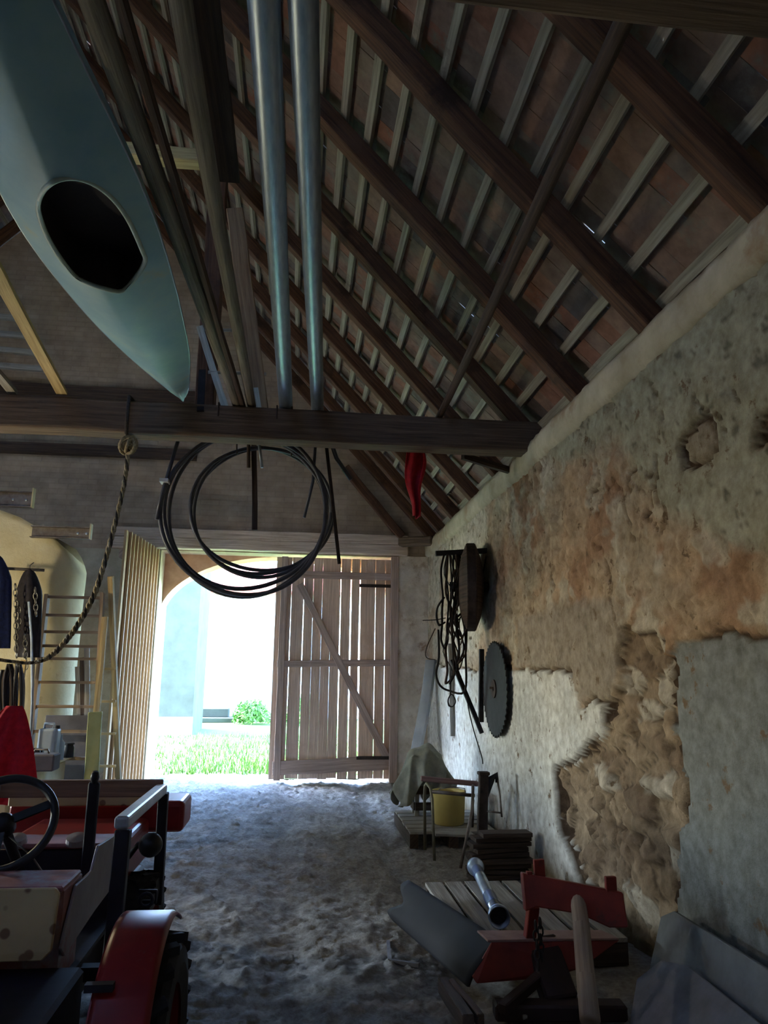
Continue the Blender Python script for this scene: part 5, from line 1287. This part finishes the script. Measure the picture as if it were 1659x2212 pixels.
M['pl_pink'] = mat('pale pink flange', rgb(168, 140, 136), rgb(132, 104, 102), scale=6, rough=.6, bump=.08)  # paler and greyer than the red of the plough
M['pl_dark'] = mat('dark plough foot', rgb(50, 34, 32), rgb(32, 26, 26), scale=7, rough=.7, bump=.15)
plough()
def grip():
    m = MB(); a = aty(1246, 1925, 3.90); b = aty(1275, 2205, 3.42); m.tube([a, a.lerp(b, .3) + Vector((.004, 0, 0)), a.lerp(b, .7), b], [.036, .04, .042, .044], 14)
    tag(m.build('wooden_haft', M['handle_wood'], smooth=True), 'pale round wooden handle leaning on the red plough headstock', 'handle')
M['handle_wood'] = wood('worn handle wood', rgb(170, 152, 132), rgb(122, 104, 90), rough=.6)
grip()
chain('plough_chain', 'dark steel chain hanging in front of the red plough', aty(1156, 1990, 3.90), aty(1163, 2095, 3.86), s=.024, r=.005, mt=M['black_iron'])
chain('plough_chain', 'second dark chain strand hanging beside the first on the plough', aty(1166, 1985, 3.90), aty(1170, 2075, 3.87), s=.024, r=.005, mt=M['black_iron'])
def planks():
    def pl(name, pts, th, mt, lab, cat):
        m = MB(); m.plate(pts, th); tag(m.build(name, mt, bevel=.004), lab, cat)
    pl('leaning_slab', [(1.60, 3.72, .02), (1.58, 2.3, .02), (1.80, 2.3, .30), (1.84, 3.6, .30), (1.80, 3.78, .26), (1.70, 3.84, .16)], (.03, 0, -.02), M['slab'], 'grey stone slab leaning against the foot of the right wall', 'slab')
    pl('leaning_slab', [(1.83, 4.05, .02), (1.80, 2.0, .02), (1.925, 2.0, .46), (1.94, 3.9, .44), (1.93, 4.02, .38)], (.025, 0, -.005), M['slab2'], 'second grey slab standing behind the first against the wall', 'slab')
    m = MB(); m.beam(aty(958, 2128, 3.86), aty(1012, 2212, 3.40), .05, .07, seg=3, jit=.002); tag(m.build('wooden_stake', M['dark_wood'], bevel=.004), 'dark brown stake lying on the earth before the plough blade', 'stake')
    m = MB(); m.beam(aty(975, 2126, 3.8), aty(1040, 2205, 3.42), .03, .05, seg=3, jit=.002); tag(m.build('wooden_stake', M['pole_dark'], bevel=.004), 'thinner brown stake lying beside the dark one', 'stake')
    pl('grey_offcut', [atz(x, y, .03) for x, y in ((1196, 2108), (1246, 2100), (1262, 2160), (1240, 2166))], (0, 0, .02), M['grey_wood'], 'small grey board offcut on the floor behind the wooden handle', 'board')
    pl('grey_offcut', [atz(x, y, .03) for x, y in ((1098, 2158), (1130, 2150), (1160, 2195), (1130, 2205))], (0, 0, .02), M['grey_wood'], 'small grey board scrap on the floor under the plough foot', 'board')
    m = MB(); m.beam(atz(838, 2035, .02), atz(842, 2076, .02), .02, .02); m.beam(atz(842, 2076, .02), atz(905, 2085, .02), .02, .02); tag(m.build('bent_wire_rod', M['steel']), 'thin bent metal rod lying on the earth beside the black blade', 'rod')
M['slab'] = mat('grey stone slab', rgb(128, 130, 136), rgb(98, 102, 108), scale=5, rough=.9, bump=.3, c3=rgb(104, 102, 100), t3=.64, s3=9)
M['slab2'] = mat('grey mottled slab', rgb(118, 122, 124), rgb(92, 95, 96), scale=5, rough=.9, bump=.3, c3=rgb(100, 96, 88), t3=.6, s3=3)
planks()
# added fill lamp: unseen bare bulb warming the cream wall and tie beam
def lamp():
    c = Vector((-3.3, 5.95, 2.30)); r = .036
    T = thing('added_bulb', 'added bare bulb out of view at the left, warming the cream wall', 'lamp', c)
    g = bpy.data.materials.new('glowing bulb'); g.use_nodes = True; b = g.node_tree.nodes['Principled BSDF']
    b.inputs['Emission Color'].default_value = (1, .84, .52, 1); b.inputs['Emission Strength'].default_value = FILL_LAMP / (math.pi * 4 * math.pi * r * r)
    m = MB(); m.lathe([(0, -r), (r * .7, -r * .7), (r, 0), (r * .8, r * .6), (r * .4, r * 1.4), (0, r * 1.5)], c, n=16); m.build('bulb', g, T, smooth=True)
    m = MB(); m.lathe([(0, .045), (.018, .045), (.02, .09), (.008, .11), (0, .11)], c, n=14); m.build('socket', M['black_plastic'], T, smooth=True)
    m = MB(); m.tube([c + Vector((0, 0, .1)), (c.x, c.y, 3.0), (c.x, 6.2, 3.575)], .005, 6); m.build('cord', M['black_plastic'], T)
lamp()
# ================================================================== LIGHT AND CAMERA
w = bpy.data.worlds.new('World'); SC.world = w; w.use_nodes = True
nt = w.node_tree; bg = nt.nodes['Background']
sky = nt.nodes.new('ShaderNodeTexSky'); sky.sky_type = 'NISHITA'; sky.sun_disc = False
SUN_EL, SUN_AZ = math.radians(36), math.radians(-80)     # azimuth of the sun measured from +y towards +x
sky.sun_elevation = SUN_EL; sky.sun_rotation = SUN_AZ; sky.air_density = 1.0; sky.dust_density = 1.2
tn = nt.nodes.new('ShaderNodeMix'); tn.data_type = 'RGBA'; tn.blend_type = 'MULTIPLY'; tn.inputs['Factor'].default_value = 1; tn.inputs[7].default_value = (*TINT, 1)
nt.links.new(sky.outputs['Color'], tn.inputs[6]); nt.links.new(tn.outputs[2], bg.inputs['Color']); bg.inputs['Strength'].default_value = SKY
sd = bpy.data.lights.new('sun', 'SUN'); sd.energy = SUN; sd.angle = math.radians(.6); sd.color = tuple(a * b for a, b in zip((1, .95, .88), TINT))
so = bpy.data.objects.new('sun', sd); COL.objects.link(so)
v = Vector((math.sin(SUN_AZ) * math.cos(SUN_EL), math.cos(SUN_AZ) * math.cos(SUN_EL), math.sin(SUN_EL)))
so.rotation_euler = v.to_track_quat('Z', 'Y').to_euler(); so.location = (-6, -4, 14)
def portal(name, loc, rot, sx, sy):
    l = bpy.data.lights.new(name, 'AREA'); l.shape = 'RECTANGLE'; l.size = sx; l.size_y = sy; l.cycles.is_portal = True
    o = bpy.data.objects.new(name, l); COL.objects.link(o); o.location = loc; o.rotation_euler = rot
portal('gate_daylight', ((GX0 + GX1) / 2, YF + .9, 1.75), (-PI / 2, 0, 0), 3.9, 3.7)
portal('added_opening_daylight', (XL - .5, 7.1, 1.65), (0, -PI / 2, 0), 1.5, 1.4)  # guides sky through the opening added in the unseen left wall
cd = bpy.data.cameras.new('camera'); cam = bpy.data.objects.new('camera', cd); COL.objects.link(cam)
fw = ray(CX, CY).normalized(); rt = (ray(CX + 100, CY) - ray(CX, CY)).normalized(); upv = rt.cross(fw)
cam.matrix_world = Matrix(((rt.x, upv.x, -fw.x, EYE.x), (rt.y, upv.y, -fw.y, EYE.y), (rt.z, upv.z, -fw.z, EYE.z), (0, 0, 0, 1)))
cd.sensor_fit = 'VERTICAL'; cd.sensor_height = 24.0; cd.lens = 24.0 * F_PX / 2212.0; cd.clip_start = .05; cd.clip_end = 300
SC.camera = cam
vs = SC.view_settings; vs.view_transform = 'Standard'; vs.look = 'None'; vs.gamma = 1; vs.exposure = EXPO; vs.use_curve_mapping = False
SC.cycles.max_bounces = 10; SC.cycles.diffuse_bounces = 7; SC.cycles.glossy_bounces = 3; SC.cycles.transmission_bounces = 2; SC.cycles.sample_clamp_indirect = 8
SC.cycles.use_denoising = True
